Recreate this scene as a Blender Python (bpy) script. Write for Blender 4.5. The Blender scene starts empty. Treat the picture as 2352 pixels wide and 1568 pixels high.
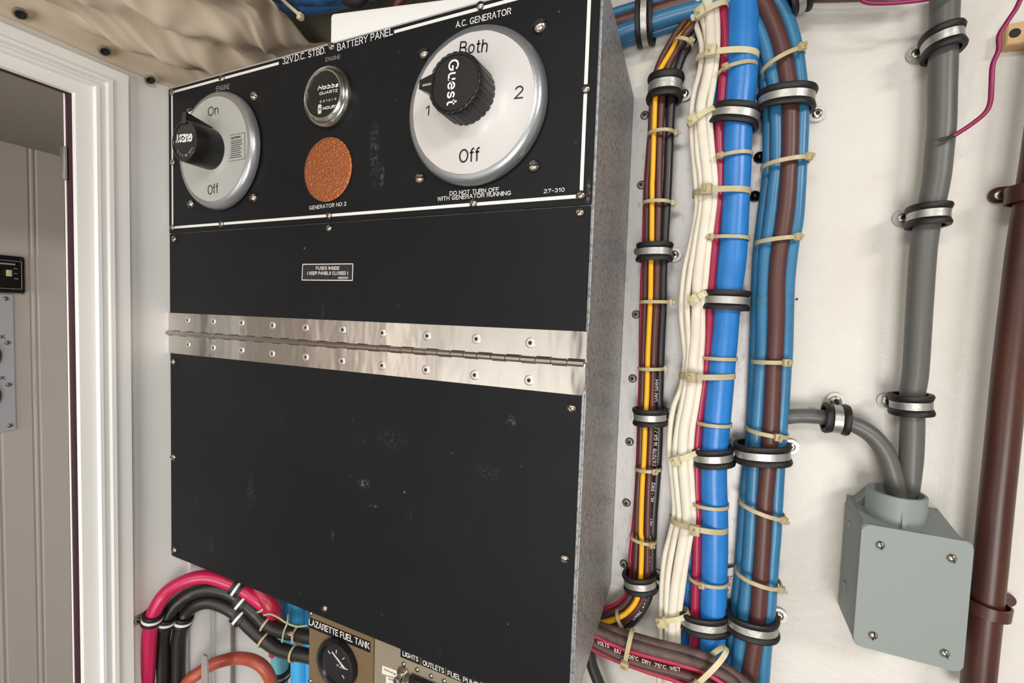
import bpy, bmesh, math, random
from mathutils import Vector, Matrix, noise
random.seed(7)
C = bpy.context.scene.collection
sc = bpy.context.scene

# ------------------------------------------------------------------ camera
MX = Vector((0.91230722, 0.05303047, -0.40605825))   # world X in camera axes (right, down, forward)
MZ = Vector((0.03445279, -0.99800366, -0.05293102))  # world Z
MY = Vector((0.40805458, -0.03429951, 0.912313))     # world Y
F = 1058.11
CAM = Vector((0, -0.34, 1.5))
cd = bpy.data.cameras.new('camera'); cam = bpy.data.objects.new('camera', cd); C.objects.link(cam)
cd.sensor_width = 36; cd.lens = F / 2352 * 36; cd.clip_start = 0.01
right = Vector((MX.x, MY.x, MZ.x)); up = -Vector((MX.y, MY.y, MZ.y)); back = -Vector((MX.z, MY.z, MZ.z))
mw = Matrix((right, up, back)).transposed().to_4x4(); mw.translation = CAM; cam.matrix_world = mw
sc.camera = cam

# ------------------------------------------------------------------ world, exposure, lights
w = bpy.data.worlds.new('world'); sc.world = w; w.use_nodes = True
w.node_tree.nodes['Background'].inputs[0].default_value = (1, .97, .93, 1)
w.node_tree.nodes['Background'].inputs[1].default_value = 0.15
sc.view_settings.view_transform = 'Standard'; sc.view_settings.look = 'None'
sc.view_settings.gamma = 1; sc.view_settings.use_curve_mapping = False
sc.view_settings.exposure = -0.10
def area(name, loc, target, size, sy, power, col=(1, .97, .935)):
    l = bpy.data.lights.new(name, 'AREA'); l.shape = 'RECTANGLE'; l.size = size; l.size_y = sy; l.energy = power; l.color = col
    o = bpy.data.objects.new(name, l); C.objects.link(o); o.location = loc
    o.rotation_euler = (Vector(target) - Vector(loc)).to_track_quat('-Z', 'Y').to_euler(); return o
area('ceiling_light', (1.0, -1.0, 2.22), (0, 0, 1.2), .5, .3, 19)
area('ceiling_light', (-.1, -1.45, 2.22), (-.2, 0, 1.2), .7, .25, 11)
area('low_fill_light', (.30, -1.9, .80), (-.5, 0, 1.5), .9, .9, 29)  # added fill light to lift the headliner and low wall; not a real lamp
area('side_room_fill', (-.80, -1.25, 1.35), (-1.0, .0, 1.45), .3, .5, 5.5)  # added fill to brighten the beadboard wall and hinge reflection; not a room lamp

# ------------------------------------------------------------------ helpers
def ray(x, y):
    v = Vector(((x - 1176) / F, (y - 784) / F, 1)); return Vector((MX.dot(v), MY.dot(v), MZ.dot(v)))
def at(x, y, Y=0.0):
    r = ray(x, y); return CAM + r * ((Y - CAM.y) / r.y)
def atx(x, y, X):
    r = ray(x, y); return CAM + r * ((X - CAM.x) / r.x)
def depth(p):
    return (Vector(p) - CAM).dot(-back)
def px2m(px, p): return px * depth(p) / F

def lin(c):
    return tuple(((v / 255) / 12.92 if v / 255 < .04045 else ((v / 255 + .055) / 1.055) ** 2.4) for v in c) + (1,)
MAT = {}
def mat(name, col, rough=.5, metal=0.0, bump=None, var=None, coat=0, emit=None, stretch=None, spec=None, trans=0):
    """bump=(scale,strength,distance)  var=(scale, colour2, lo, hi)"""
    if name in MAT: return MAT[name]
    m = bpy.data.materials.new(name); m.use_nodes = True; nt = m.node_tree; b = nt.nodes['Principled BSDF']
    b.inputs['Base Color'].default_value = lin(col); b.inputs['Roughness'].default_value = rough; b.inputs['Metallic'].default_value = metal
    if coat: b.inputs['Coat Weight'].default_value = coat
    if spec is not None: b.inputs['Specular IOR Level'].default_value = spec
    if trans: b.inputs['Transmission Weight'].default_value = trans
    tc = nt.nodes.new('ShaderNodeTexCoord'); mp = nt.nodes.new('ShaderNodeMapping')
    g = nt.nodes.new('ShaderNodeNewGeometry'); nt.links.new(g.outputs['Position'], mp.inputs[0])
    if stretch: mp.inputs['Scale'].default_value = stretch
    if bump:
        n = nt.nodes.new('ShaderNodeTexNoise'); n.inputs['Scale'].default_value = bump[0]; n.inputs['Detail'].default_value = 3
        nt.links.new(mp.outputs[0], n.inputs[0])
        bp = nt.nodes.new('ShaderNodeBump'); bp.inputs['Strength'].default_value = bump[1]; bp.inputs['Distance'].default_value = bump[2]
        nt.links.new(n.outputs[0], bp.inputs['Height']); nt.links.new(bp.outputs[0], b.inputs['Normal'])
    if var:
        n = nt.nodes.new('ShaderNodeTexNoise'); n.inputs['Scale'].default_value = var[0]; n.inputs['Detail'].default_value = 5; n.inputs['Roughness'].default_value = .65
        nt.links.new(mp.outputs[0], n.inputs[0])
        mr = nt.nodes.new('ShaderNodeMapRange'); mr.inputs['From Min'].default_value = var[2]; mr.inputs['From Max'].default_value = var[3]
        nt.links.new(n.outputs[0], mr.inputs[0])
        mx = nt.nodes.new('ShaderNodeMix'); mx.data_type = 'RGBA'; mx.inputs[6].default_value = lin(col); mx.inputs[7].default_value = lin(var[1])
        nt.links.new(mr.outputs[0], mx.inputs[0]); nt.links.new(mx.outputs[2], b.inputs['Base Color'])
    MAT[name] = m; return m

W = {}
def link(name, me, mats, parent=None, origin=None, label=None, cat=None, group=None, kind=None):
    """me has world coordinates; re-based onto the origin"""
    if parent is not None: org = W[parent.name]
    elif origin is not None: org = Vector(origin)
    else:
        vs = [v.co for v in me.vertices]
        org = Vector(((min(v.x for v in vs) + max(v.x for v in vs)) / 2, (min(v.y for v in vs) + max(v.y for v in vs)) / 2, min(v.z for v in vs)))
    me.transform(Matrix.Translation(-org))
    o = bpy.data.objects.new(name, me); C.objects.link(o)
    for m in (mats if isinstance(mats, (list, tuple)) else [mats]): me.materials.append(m)
    if parent is not None: o.parent = parent
    else: o.location = org
    W[o.name] = org
    if label: o['label'] = label
    if cat: o['category'] = cat
    if group: o['group'] = group
    if kind: o['kind'] = kind
    return o
def thing(name, label, cat, loc, group=None):
    o = bpy.data.objects.new(name, None); o.empty_display_size = .02; C.objects.link(o); o.location = loc
    o['label'] = label; o['category'] = cat
    if group: o['group'] = group
    W[o.name] = Vector(loc); return o
def fin(bm, smooth=True, angle=40):
    bmesh.ops.recalc_face_normals(bm, faces=bm.faces)
    me = bpy.data.meshes.new('mesh'); bm.to_mesh(me); bm.free()
    if smooth:
        for p in me.polygons: p.use_smooth = True
        me.set_sharp_from_angle(angle=math.radians(angle))
    return me
def mesh(verts, faces, smooth=False, mi=None):
    bm = bmesh.new(); vs = [bm.verts.new(v) for v in verts]
    for f in faces:
        try: bm.faces.new([vs[i] for i in f])
        except ValueError: pass
    return fin(bm, smooth)
def add_box(bm, lo, hi, M=None, bevel=0, mi=0, seg=2):
    lo = Vector(lo); hi = Vector(hi)
    r = bmesh.ops.create_cube(bm, size=1)
    for v in r['verts']:
        v.co = Vector(((v.co.x + .5) * (hi.x - lo.x) + lo.x, (v.co.y + .5) * (hi.y - lo.y) + lo.y, (v.co.z + .5) * (hi.z - lo.z) + lo.z))
    vs = r['verts']
    if bevel:
        es = list({e for v in vs for e in v.link_edges})
        rb = bmesh.ops.bevel(bm, geom=es, offset=bevel, segments=seg, affect='EDGES', profile=.5)
        vs = list({v for f in rb['faces'] for v in f.verts} | {v for v in vs if v.is_valid})
    if M is not None:
        for v in vs: v.co = M @ v.co
    for v in vs:
        for f in v.link_faces: f.material_index = mi
def box(lo, hi, bevel=0, M=None):
    bm = bmesh.new(); add_box(bm, lo, hi, M, bevel); return fin(bm, bool(bevel))
def boxes(lst, bevel=0):
    bm = bmesh.new()
    for lo, hi in lst: add_box(bm, lo, hi, None, bevel)
    return fin(bm, bool(bevel))
def prism(poly, y0, y1, bevel=0):
    """poly of (x,z) extruded from y0 to y1"""
    bm = bmesh.new(); n = len(poly)
    a = [bm.verts.new((p[0], y0, p[1])) for p in poly]; b = [bm.verts.new((p[0], y1, p[1])) for p in poly]
    f1 = bm.faces.new(a); bm.faces.new(b[::-1])
    for i in range(n): bm.faces.new((a[i], a[(i + 1) % n], b[(i + 1) % n], b[i]))
    if bevel: bmesh.ops.bevel(bm, geom=list(f1.edges), offset=bevel, segments=2, affect='EDGES')
    return fin(bm, True, 30)
def rrect(x0, z0, x1, z1, r, n=5):
    pts = []
    for cx, cz, a in ((x1 - r, z1 - r, 0), (x0 + r, z1 - r, 90), (x0 + r, z0 + r, 180), (x1 - r, z0 + r, 270)):
        for i in range(n + 1):
            t = math.radians(a + 90 * i / n); pts.append((cx + r * math.cos(t), cz + r * math.sin(t)))
    return pts
def lathe(prof, c=(0, 0, 0), n=48, rfun=None, bm=None, mi=0):
    """prof: (radius, height towards -Y) list, around the -Y axis through c"""
    own = bm is None
    if own: bm = bmesh.new()
    rings = []
    for k, (r, h) in enumerate(prof):
        if r < 1e-6: rings.append([bm.verts.new((c[0], c[1] - h, c[2]))]); continue
        ring = []
        for i in range(n):
            a = 2 * math.pi * i / n; rr = r * (rfun(a, k) if rfun else 1)
            ring.append(bm.verts.new((c[0] + rr * math.cos(a), c[1] - h, c[2] + rr * math.sin(a))))
        rings.append(ring)
    for A, B in zip(rings, rings[1:]):
        for i in range(n):
            j = (i + 1) % n
            if len(A) == 1 and len(B) == 1: continue
            if len(A) == 1: f = bm.faces.new((A[0], B[i], B[j]))
            elif len(B) == 1: f = bm.faces.new((A[i], A[j], B[0]))
            else: f = bm.faces.new((A[i], A[j], B[j], B[i]))
            f.material_index = mi
    if own: return fin(bm)
    return bm
def catmull(P, sub=8):
    P = [Vector(p) for p in P]
    if len(P) < 3: 
        return [P[0].lerp(P[1], i / sub) for i in range(sub + 1)]
    Q = [2 * P[0] - P[1]] + P + [2 * P[-1] - P[-2]]; out = []
    for i in range(1, len(Q) - 2):
        p0, p1, p2, p3 = Q[i - 1:i + 3]
        for k in range(sub):
            t = k / sub
            out.append(.5 * ((2 * p1) + (p2 - p0) * t + (2 * p0 - 5 * p1 + 4 * p2 - p3) * t * t + (3 * p1 - p0 - 3 * p2 + p3) * t ** 3))
    out.append(P[-1]); return out
def tube(P, R, n=14, flat=1.0, sub=6, caps=True):
    """swept tube. R number or list per control point; flat = thickness along Y relative to width"""
    if not isinstance(R, (list, tuple)): R = [R] * len(P)
    Q = catmull([Vector((*p, r)) if False else Vector(p) for p, r in zip(P, R)], sub)
    RR = [v.x for v in catmull([Vector((r, 0, 0)) for r in R], sub)]
    bm = bmesh.new(); rings = []; N = None
    for i, p in enumerate(Q):
        T = (Q[min(i + 1, len(Q) - 1)] - Q[max(i - 1, 0)]).normalized()
        if N is None:
            ref = Vector((0, 1, 0)) if abs(T.y) < .9 else Vector((1, 0, 0))
            N = (ref - T * ref.dot(T)).normalized()
        else: N = (N - T * N.dot(T)).normalized()
        B = T.cross(N)
        rings.append([bm.verts.new(p + (B * math.cos(2 * math.pi * k / n) + N * math.sin(2 * math.pi * k / n) * flat) * RR[i]) for k in range(n)])
    for A, Bv in zip(rings, rings[1:]):
        for k in range(n): bm.faces.new((A[k], A[(k + 1) % n], Bv[(k + 1) % n], Bv[k]))
    if caps: bm.faces.new(rings[0][::-1]); bm.faces.new(rings[-1])
    return fin(bm, True, 60)
def loop_sweep(c, A, B, prof, n=48, e=2.0, t0=0, t1=2 * math.pi, bm=None, mi=0):
    own = bm is None
    if own: bm = bmesh.new()
    U = A.cross(B).normalized(); closed = abs(t1 - t0 - 2 * math.pi) < 1e-6; rings = []
    def pt(t):
        s = lambda v: math.copysign(abs(v) ** (2 / e), v)
        return c + A * s(math.cos(t)) + B * s(math.sin(t))
    m = n if closed else n + 1
    for i in range(m):
        t = t0 + (t1 - t0) * i / n; P = pt(t)
        T = (pt(t + .01) - pt(t - .01)).normalized(); Nn = T.cross(U).normalized()
        if Nn.dot(P - c) < 0: Nn = -Nn
        rings.append([bm.verts.new(P + Nn * a + U * b) for a, b in prof])
    k = len(prof)
    for i in range(m if closed else m - 1):
        X = rings[i]; Y = rings[(i + 1) % m]
        for j in range(k):
            f = bm.faces.new((X[j], X[(j + 1) % k], Y[(j + 1) % k], Y[j])); f.material_index = mi
    if own: return fin(bm, True, 50)

def text_mesh(body, p0, p1, h, nrm=None, thick=.0002, bold=0.0, shear=0.0, lift=.0004):
    """text whose baseline runs p0->p1 (world), cap height h metres, standing on a face with outward normal nrm"""
    cu = bpy.data.curves.new('t', 'FONT'); cu.body = body; cu.size = 1; cu.extrude = 0; cu.offset = bold; cu.shear = shear; cu.resolution_u = 3
    o = bpy.data.objects.new('t', cu); C.objects.link(o)
    dg = bpy.context.evaluated_depsgraph_get(); me = bpy.data.meshes.new_from_object(o.evaluated_get(dg))
    bpy.data.objects.remove(o); bpy.data.curves.remove(cu)
    xs = [v.co.x for v in me.vertices]; ys = [v.co.y for v in me.vertices]; x0, x1 = min(xs), max(xs); y1 = max(ys)
    p0 = Vector(p0); p1 = Vector(p1); u = p1 - p0; nrm = Vector(nrm or (0, -1, 0)); v = nrm.cross(u.normalized()) * h
    bm = bmesh.new(); bm.from_mesh(me)
    r = bmesh.ops.extrude_face_region(bm, geom=list(bm.faces))
    for q in r['geom']:
        if isinstance(q, bmesh.types.BMVert): q.co.z = 1
    for q in bm.verts:
        z = q.co.z
        q.co = p0 + u * ((q.co.x - x0) / (x1 - x0)) + v * (q.co.y / y1) + nrm * (lift - thick * (1 - z))
    bpy.data.meshes.remove(me)
    return fin(bm, False)
# single stroke sans lettering: every glyph is a width and a list of strokes in a box one cap high
def arc(cx, cy, rx, ry, a0, a1, n=10):
    return [(cx + rx * math.cos(math.radians(a0 + (a1 - a0) * i / n)), cy + ry * math.sin(math.radians(a0 + (a1 - a0) * i / n))) for i in range(n + 1)]
def glyphs():
    G = {}
    G['A'] = (.70, [[(0, 0), (.35, 1), (.70, 0)], [(.13, .33), (.57, .33)]])
    G['B'] = (.58, [[(0, 0), (0, 1), (.30, 1)] + arc(.30, .76, .24, .24, 90, -90) + [(0, .52)], [(.30, .52)] + arc(.32, .26, .26, .26, 90, -90) + [(0, 0)]])
    G['C'] = (.68, [arc(.36, .5, .36, .5, 45, 315, 16)])
    G['D'] = (.64, [[(0, 0), (0, 1), (.25, 1)] + arc(.25, .5, .39, .5, 90, -90, 14) + [(0, 0)]])
    G['E'] = (.52, [[(.52, 1), (0, 1), (0, 0), (.52, 0)], [(0, .52), (.46, .52)]])
    G['F'] = (.50, [[(.50, 1), (0, 1), (0, 0)], [(0, .52), (.43, .52)]])
    G['G'] = (.72, [arc(.37, .5, .37, .5, 45, 330, 16) + [(.70, .42), (.42, .42)]])
    G['H'] = (.62, [[(0, 0), (0, 1)], [(.62, 0), (.62, 1)], [(0, .52), (.62, .52)]])
    G['I'] = (.0, [[(0, 0), (0, 1)]])
    G['K'] = (.60, [[(0, 0), (0, 1)], [(.58, 1), (0, .38)], [(.20, .58), (.60, 0)]])
    G['L'] = (.48, [[(0, 1), (0, 0), (.48, 0)]])
    G['M'] = (.74, [[(0, 0), (0, 1), (.37, .1), (.74, 1), (.74, 0)]])
    G['N'] = (.62, [[(0, 0), (0, 1), (.62, 0), (.62, 1)]])
    G['O'] = (.76, [arc(.38, .5, .38, .5, 0, 360, 22)])
    G['P'] = (.56, [[(0, 0), (0, 1), (.30, 1)] + arc(.30, .73, .26, .27, 90, -90) + [(0, .46)]])
    G['Q'] = (.76, [arc(.38, .5, .38, .5, 0, 360, 22), [(.46, .22), (.76, -.06)]])
    G['R'] = (.58, [[(0, 0), (0, 1), (.32, 1)] + arc(.32, .75, .25, .25, 90, -90) + [(0, .5)], [(.32, .5), (.58, 0)]])
    G['S'] = (.56, [arc(.29, .75, .25, .25, 30, 270, 12) + arc(.28, .26, .27, .26, 90, -150, 12)])
    G['T'] = (.60, [[(0, 1), (.60, 1)], [(.30, 1), (.30, 0)]])
    G['U'] = (.62, [[(0, 1), (0, .30)] + arc(.31, .31, .31, .31, 180, 360, 12) + [(.62, 1)]])
    G['V'] = (.66, [[(0, 1), (.33, 0), (.66, 1)]])
    G['W'] = (.92, [[(0, 1), (.23, 0), (.46, .95), (.69, 0), (.92, 1)]])
    G['Y'] = (.62, [[(0, 1), (.31, .48), (.62, 1)], [(.31, .48), (.31, 0)]])
    G['Z'] = (.58, [[(0, 1), (.58, 1), (0, 0), (.58, 0)]])
    G['0'] = (.56, [arc(.28, .5, .28, .5, 0, 360, 20)])
    G['1'] = (.22, [[(0, .80), (.20, 1), (.20, 0)]])
    G['2'] = (.54, [arc(.27, .73, .26, .27, 165, -35, 12) + [(.0, 0), (.55, 0)]])
    G['3'] = (.54, [arc(.26, .76, .24, .24, 150, -80, 10) + arc(.26, .27, .27, .27, 85, -150, 12)])
    G['4'] = (.58, [[(.42, 0), (.42, 1), (0, .28), (.58, .28)]])
    G['5'] = (.54, [[(.48, 1), (.08, 1), (.03, .52)] + arc(.26, .32, .28, .32, 120, -150, 12)])
    G['6'] = (.54, [arc(.27, .30, .27, .30, 0, 360, 16), [(.02, .36), (.08, .66), (.22, .9), (.38, 1)]])
    G['7'] = (.52, [[(0, 1), (.52, 1), (.16, 0)]])
    G['8'] = (.54, [arc(.27, .76, .23, .24, 0, 360, 14), arc(.27, .26, .27, .26, 0, 360, 14)])
    G['9'] = (.54, [arc(.27, .70, .27, .30, 0, 360, 16), [(.52, .64), (.46, .34), (.32, .1), (.16, 0)]])
    G['-'] = (.30, [[(0, .45), (.30, .45)]])
    G['.'] = (.0, [[(0, 0), (0, .04)]])
    G['/'] = (.40, [[(0, 0), (.40, 1)]])
    G['('] = (.14, [arc(.5, .45, .5, .75, 130, 230, 8)])
    G[')'] = (.14, [arc(-.36, .45, .5, .75, -50, 50, 8)])
    G['*'] = (.18, [arc(.09, .88, .09, .09, 0, 360, 8)])
    x = .70
    G['o'] = (.50, [arc(.25, x / 2, .25, x / 2, 0, 360, 18)])
    G['t'] = (.26, [[(.11, .96), (.11, .14), (.17, .01), (.28, .01)], [(0, x), (.26, x)]])
    G['h'] = (.44, [[(0, 0), (0, 1)], [(0, .42)] + arc(.22, .46, .22, .24, 165, 0, 8) + [(.44, 0)]])
    G['f'] = (.28, [[(.30, 1), (.20, 1), (.11, .88), (.11, 0)], [(0, x), (.26, x)]])
    G['n'] = (.44, [[(0, 0), (0, x)], [(0, .42)] + arc(.22, .46, .22, .24, 165, 0, 8) + [(.44, 0)]])
    G['u'] = (.44, [[(0, x), (0, .24)] + arc(.22, .24, .22, .24, 180, 345, 8) + [(.44, .28)], [(.44, 0), (.44, x)]])
    G['e'] = (.48, [[(.02, .37), (.48, .37)] + arc(.24, x / 2, .24, x / 2, 5, 320, 16)])
    G['s'] = (.42, [arc(.22, .52, .18, .18, 30, 255, 8) + arc(.20, .18, .20, .18, 80, -150, 8)])
    G['b'] = (.48, [[(0, 0), (0, 1)], arc(.24, x / 2, .24, x / 2, 0, 360, 16)])
    G['a'] = (.44, [[(.44, 0), (.44, x)], arc(.22, x / 2, .22, x / 2, 0, 360, 16)])
    G['z'] = (.40, [[(0, x), (.40, x), (0, 0), (.40, 0)]])
    G['r'] = (.26, [[(0, 0), (0, x)], [(0, .44), (.10, .64), (.26, x)]])
    G['i'] = (.0, [[(0, 0), (0, x)], [(0, .93), (0, .99)]])
    G['l'] = (.0, [[(0, 0), (0, 1)]])
    G['v'] = (.42, [[(0, x), (.21, 0), (.42, x)]])
    return G
GL = glyphs()
def stroke_text(body, p0, p1, h, wt=.12, nrm=(0, -1, 0), lift=.0003, gap=.24, shear=0.0, space=.42):
    """baseline p0->p1, cap height h, stroke weight wt in cap heights"""
    items = []; x = 0
    for ch in body:
        if ch == ' ': x += space; continue
        wch, st = GL[ch]; items.append((x, st)); x += wch + gap
    total = x - gap
    p0 = Vector(p0); p1 = Vector(p1); nrm = Vector(nrm); u = p1 - p0; un = u.normalized(); vn = nrm.cross(un)
    pad = wt * h / 2; sx_ = (u.length - 2 * pad) / total; sy_ = h - 2 * pad; bm = bmesh.new(); r = wt * h / 2
    def P(x_, y_): return p0 + un * (pad + x_ * sx_ + y_ * shear * h) + vn * (pad + y_ * sy_) + nrm * lift
    for x0_, st in items:
        for s_ in st:
            Q = [P(x0_ + a_, b_) for a_, b_ in s_]; L = []; R_ = []
            Q = [q_ for i_, q_ in enumerate(Q) if i_ == 0 or (q_ - Q[i_ - 1]).length > 1e-7]
            closed = len(Q) > 3 and (Q[0] - Q[-1]).length < 1e-6
            if not closed:
                Q[0] = Q[0] + (Q[0] - Q[1]).normalized() * r * .8; Q[-1] = Q[-1] + (Q[-1] - Q[-2]).normalized() * r * .8
            else: Q = Q[:-1]
            m_ = len(Q)
            for i_ in range(m_):
                a_ = Q[i_ - 1] if (i_ > 0 or closed) else Q[i_]; b_ = Q[(i_ + 1) % m_] if (i_ < m_ - 1 or closed) else Q[i_]
                d1 = (Q[i_] - a_); d2 = (b_ - Q[i_])
                d1 = d1.normalized() if d1.length > 0 else d2.normalized(); d2 = d2.normalized() if d2.length > 0 else d1
                t_ = (d1 + d2)
                t_ = t_.normalized() if t_.length > .2 else d1
                k_ = min(2.4, 1 / max(.35, t_.dot(d1))); n_ = nrm.cross(t_) * r * k_
                L.append(bm.verts.new(Q[i_] + n_)); R_.append(bm.verts.new(Q[i_] - n_))
            for i_ in range(m_ if closed else m_ - 1):
                j_ = (i_ + 1) % m_; bm.faces.new((L[i_], L[j_], R_[j_], R_[i_]))
    return fin(bm, False)
def ptext(name, body, a, b, hpx, Y, mt, parent, wt=.13, **k):
    p0 = at(*a, Y); p1 = at(*b, Y); h = px2m(hpx, p0)
    return link(name, stroke_text(body, p0, p1, h, wt, **k), mt, parent)

# ------------------------------------------------------------------ materials
PAINT = mat('white_paint', (213, 209, 202), .42, bump=(160, .25, .002), var=(9, (205, 200, 192), .4, .7))
WHITE = mat('white_gloss_paint', (236, 235, 232), .35, bump=(60, .06, .002))
BEAD = mat('beadboard_paint', (205, 197, 190), .5)
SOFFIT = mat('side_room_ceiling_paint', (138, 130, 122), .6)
OVER = mat('overhead_paint', (104, 101, 88), .8, var=(12, (84, 82, 70), .4, .7))
FLOORM = mat('floor_paint', (120, 118, 114), .6)
BLACK = mat('black_panel', (19, 20, 23), .5, bump=(900, .05, .0003), var=(7, (23, 25, 27), .4, .7), spec=.18)
def scuff(m):
    nt = m.node_tree; b = nt.nodes['Principled BSDF']
    src = b.inputs['Base Color'].links[0].from_socket
    g = nt.nodes.new('ShaderNodeNewGeometry'); mp = nt.nodes.new('ShaderNodeMapping'); mp.inputs['Scale'].default_value = (34, 34, 12)
    mp.inputs['Rotation'].default_value = (0, .25, 0)
    nt.links.new(g.outputs['Position'], mp.inputs[0]); n = nt.nodes.new('ShaderNodeTexNoise'); n.inputs['Scale'].default_value = 1; n.inputs['Detail'].default_value = 7; n.inputs['Roughness'].default_value = .72
    nt.links.new(mp.outputs[0], n.inputs[0])
    r = nt.nodes.new('ShaderNodeMapRange'); r.inputs['From Min'].default_value = .66; r.inputs['From Max'].default_value = .9; r.inputs['To Max'].default_value = .5
    nt.links.new(n.outputs[0], r.inputs[0])
    v = nt.nodes.new('ShaderNodeTexVoronoi'); v.inputs['Scale'].default_value = 38
    nt.links.new(g.outputs['Position'], v.inputs['Vector'])
    r2 = nt.nodes.new('ShaderNodeMapRange'); r2.inputs['From Min'].default_value = .045; r2.inputs['From Max'].default_value = .02; r2.inputs['To Max'].default_value = .3
    nt.links.new(v.outputs['Distance'], r2.inputs[0])
    a = nt.nodes.new('ShaderNodeMath'); a.operation = 'ADD'; a.use_clamp = True
    nt.links.new(r.outputs[0], a.inputs[0]); nt.links.new(r2.outputs[0], a.inputs[1])
    mx = nt.nodes.new('ShaderNodeMix'); mx.data_type = 'RGBA'; nt.links.new(src, mx.inputs[6]); mx.inputs[7].default_value = lin((120, 122, 124))
    nt.links.new(a.outputs[0], mx.inputs[0]); nt.links.new(mx.outputs[2], b.inputs['Base Color'])
scuff(BLACK)
def marks(m, lst, col):
    """worn or dirty patches of their own shape: (x, z, half width, half height, strength)"""
    nt = m.node_tree; b = nt.nodes['Principled BSDF']; src = b.inputs['Base Color'].links[0].from_socket
    g = nt.nodes.new('ShaderNodeNewGeometry'); sep = nt.nodes.new('ShaderNodeSeparateXYZ'); nt.links.new(g.outputs['Position'], sep.inputs[0])
    n = nt.nodes.new('ShaderNodeTexNoise'); n.inputs['Scale'].default_value = 260; n.inputs['Detail'].default_value = 6; n.inputs['Roughness'].default_value = .7
    nt.links.new(g.outputs['Position'], n.inputs[0])
    def mth(op, a_, b_=None):
        q_ = nt.nodes.new('ShaderNodeMath'); q_.operation = op
        for i_, v_ in enumerate((a_, b_)):
            if v_ is None: continue
            if isinstance(v_, (int, float)): q_.inputs[i_].default_value = v_
            else: nt.links.new(v_, q_.inputs[i_])
        return q_.outputs[0]
    nz = nt.nodes.new('ShaderNodeMapRange'); nz.inputs['From Min'].default_value = .47; nz.inputs['From Max'].default_value = .80; nt.links.new(n.outputs[0], nz.inputs[0])
    tot = None
    for x_, z_, rx_, rz_, st_ in lst:
        dz_ = mth('MULTIPLY', mth('SUBTRACT', sep.outputs[2], z_), 1 / rz_); r2_ = mth('MULTIPLY', dz_, dz_)
        if x_ is not None:
            dx_ = mth('MULTIPLY', mth('SUBTRACT', sep.outputs[0], x_), 1 / rx_); r2_ = mth('ADD', r2_, mth('MULTIPLY', dx_, dx_))
        k_ = mth('MULTIPLY', mth('MAXIMUM', mth('SUBTRACT', 1, r2_), 0), st_); tot = k_ if tot is None else mth('ADD', tot, k_)
    f_ = mth('MINIMUM', mth('MULTIPLY', tot, nz.outputs[0]), .9)
    mx = nt.nodes.new('ShaderNodeMix'); mx.data_type = 'RGBA'; nt.links.new(src, mx.inputs[6]); mx.inputs[7].default_value = lin(col)
    nt.links.new(f_, mx.inputs[0]); nt.links.new(mx.outputs[2], b.inputs['Base Color'])
def pm_(x, y, rx, rz, st): v_ = at(x, y); return (v_.x, v_.z, rx, rz, st)
marks(BLACK, [pm_(862, 350, .007, .034, .30), pm_(878, 400, .004, .016, .4), pm_(553, 688, .002, .003, .7), pm_(838, 1110, .009, .005, 1.0), pm_(930, 1130, .0015, .0015, 2.0), pm_(576, 1130, .008, .026, .14), pm_(1175, 965, .006, .005, .6), pm_(900, 1010, .022, .012, .14), pm_(486, 1250, .006, .016, .16),
              pm_(915, 700, .003, .002, .3), pm_(1352, 440, .002, .010, 1.2), pm_(855, 1160, .010, .002, .7), pm_(1120, 1085, .016, .008, .14), pm_(700, 570, .0015, .0015, .9)], (150, 154, 156))
GALV = mat('galvanised_steel', (172, 172, 172), .42, .6, bump=(220, .12, .001), var=(300, (112, 112, 112), .46, .66))
GALVL = mat('galvanised_flange', (178, 175, 174), .45, .55, bump=(420, .15, .0006), var=(240, (150, 146, 142), .56, .74), stretch=(1, 1, .45))
STEEL = mat('polished_steel', (205, 200, 194), .16, 1.0, bump=(26, .5, .004), stretch=(1, 1, .35))
RIVET = mat('aluminium_rivet', (215, 213, 210), .33, .9)
SCREW = mat('nickel_screw', (190, 180, 168), .22, 1.0)
DARKS = mat('dark_recess', (22, 20, 19), .7)
FSCREW = mat('weathered_screw', (120, 118, 104), .4, .8)
CAST = mat('cast_aluminium', (165, 168, 172), .33, .75, bump=(500, .15, .0005))
LABELW = mat('silver_dial_label', (206, 203, 201), .42, .15, bump=(60, .12, .002))
LABELG = mat('grey_dial_label', (178, 179, 174), .45, .15)
KNOB = mat('black_plastic', (20, 20, 21), .32)
INKW = mat('white_ink', (225, 223, 220), .5)
INKG = mat('grey_ink', (150, 150, 152), .5)
INKK = mat('black_ink', (18, 16, 22), .5)
CHROME = mat('satin_chrome', (190, 190, 188), .2, 1.0)
COPPER = mat('hammered_copper', (176, 102, 62), .28, .7, bump=(560, .9, .0016), var=(520, (232, 176, 128), .56, .72))  # pale flecks paint the bright highlights of the hammered surface
RUB = mat('black_rubber', (20, 17, 17), .55, bump=(300, .15, .0006))
BAND = mat('zinc_band', (178, 176, 172), .42, .8, bump=(300, .4, .0006))
NYLON = mat('aged_nylon', (180, 166, 128), .4)
NYLON2 = mat('pale_nylon', (204, 194, 156), .4)
YEL = mat('yellow_cable', (242, 178, 26), .38)
BRN = mat('brown_cable', (84, 49, 44), .4)
BRN2 = mat('dusty_brown_cable', (104, 84, 80), .6, bump=(300, .2, .001), var=(60, (78, 58, 54), .4, .65))
BLKC = mat('black_cable', (40, 37, 39), .36)
BLKF = mat('black_flexible_cable', (34, 30, 28), .42, bump=(400, .12, .0008))
REDC = mat('magenta_cable', (152, 28, 66), .33)
REDD = mat('red_cable', (168, 26, 60), .35)
PINK = mat('magenta_battery_cable', (190, 26, 80), .35, bump=(300, .05, .0006))
WIREM = mat('magenta_wire', (136, 22, 76), .4)
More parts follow.
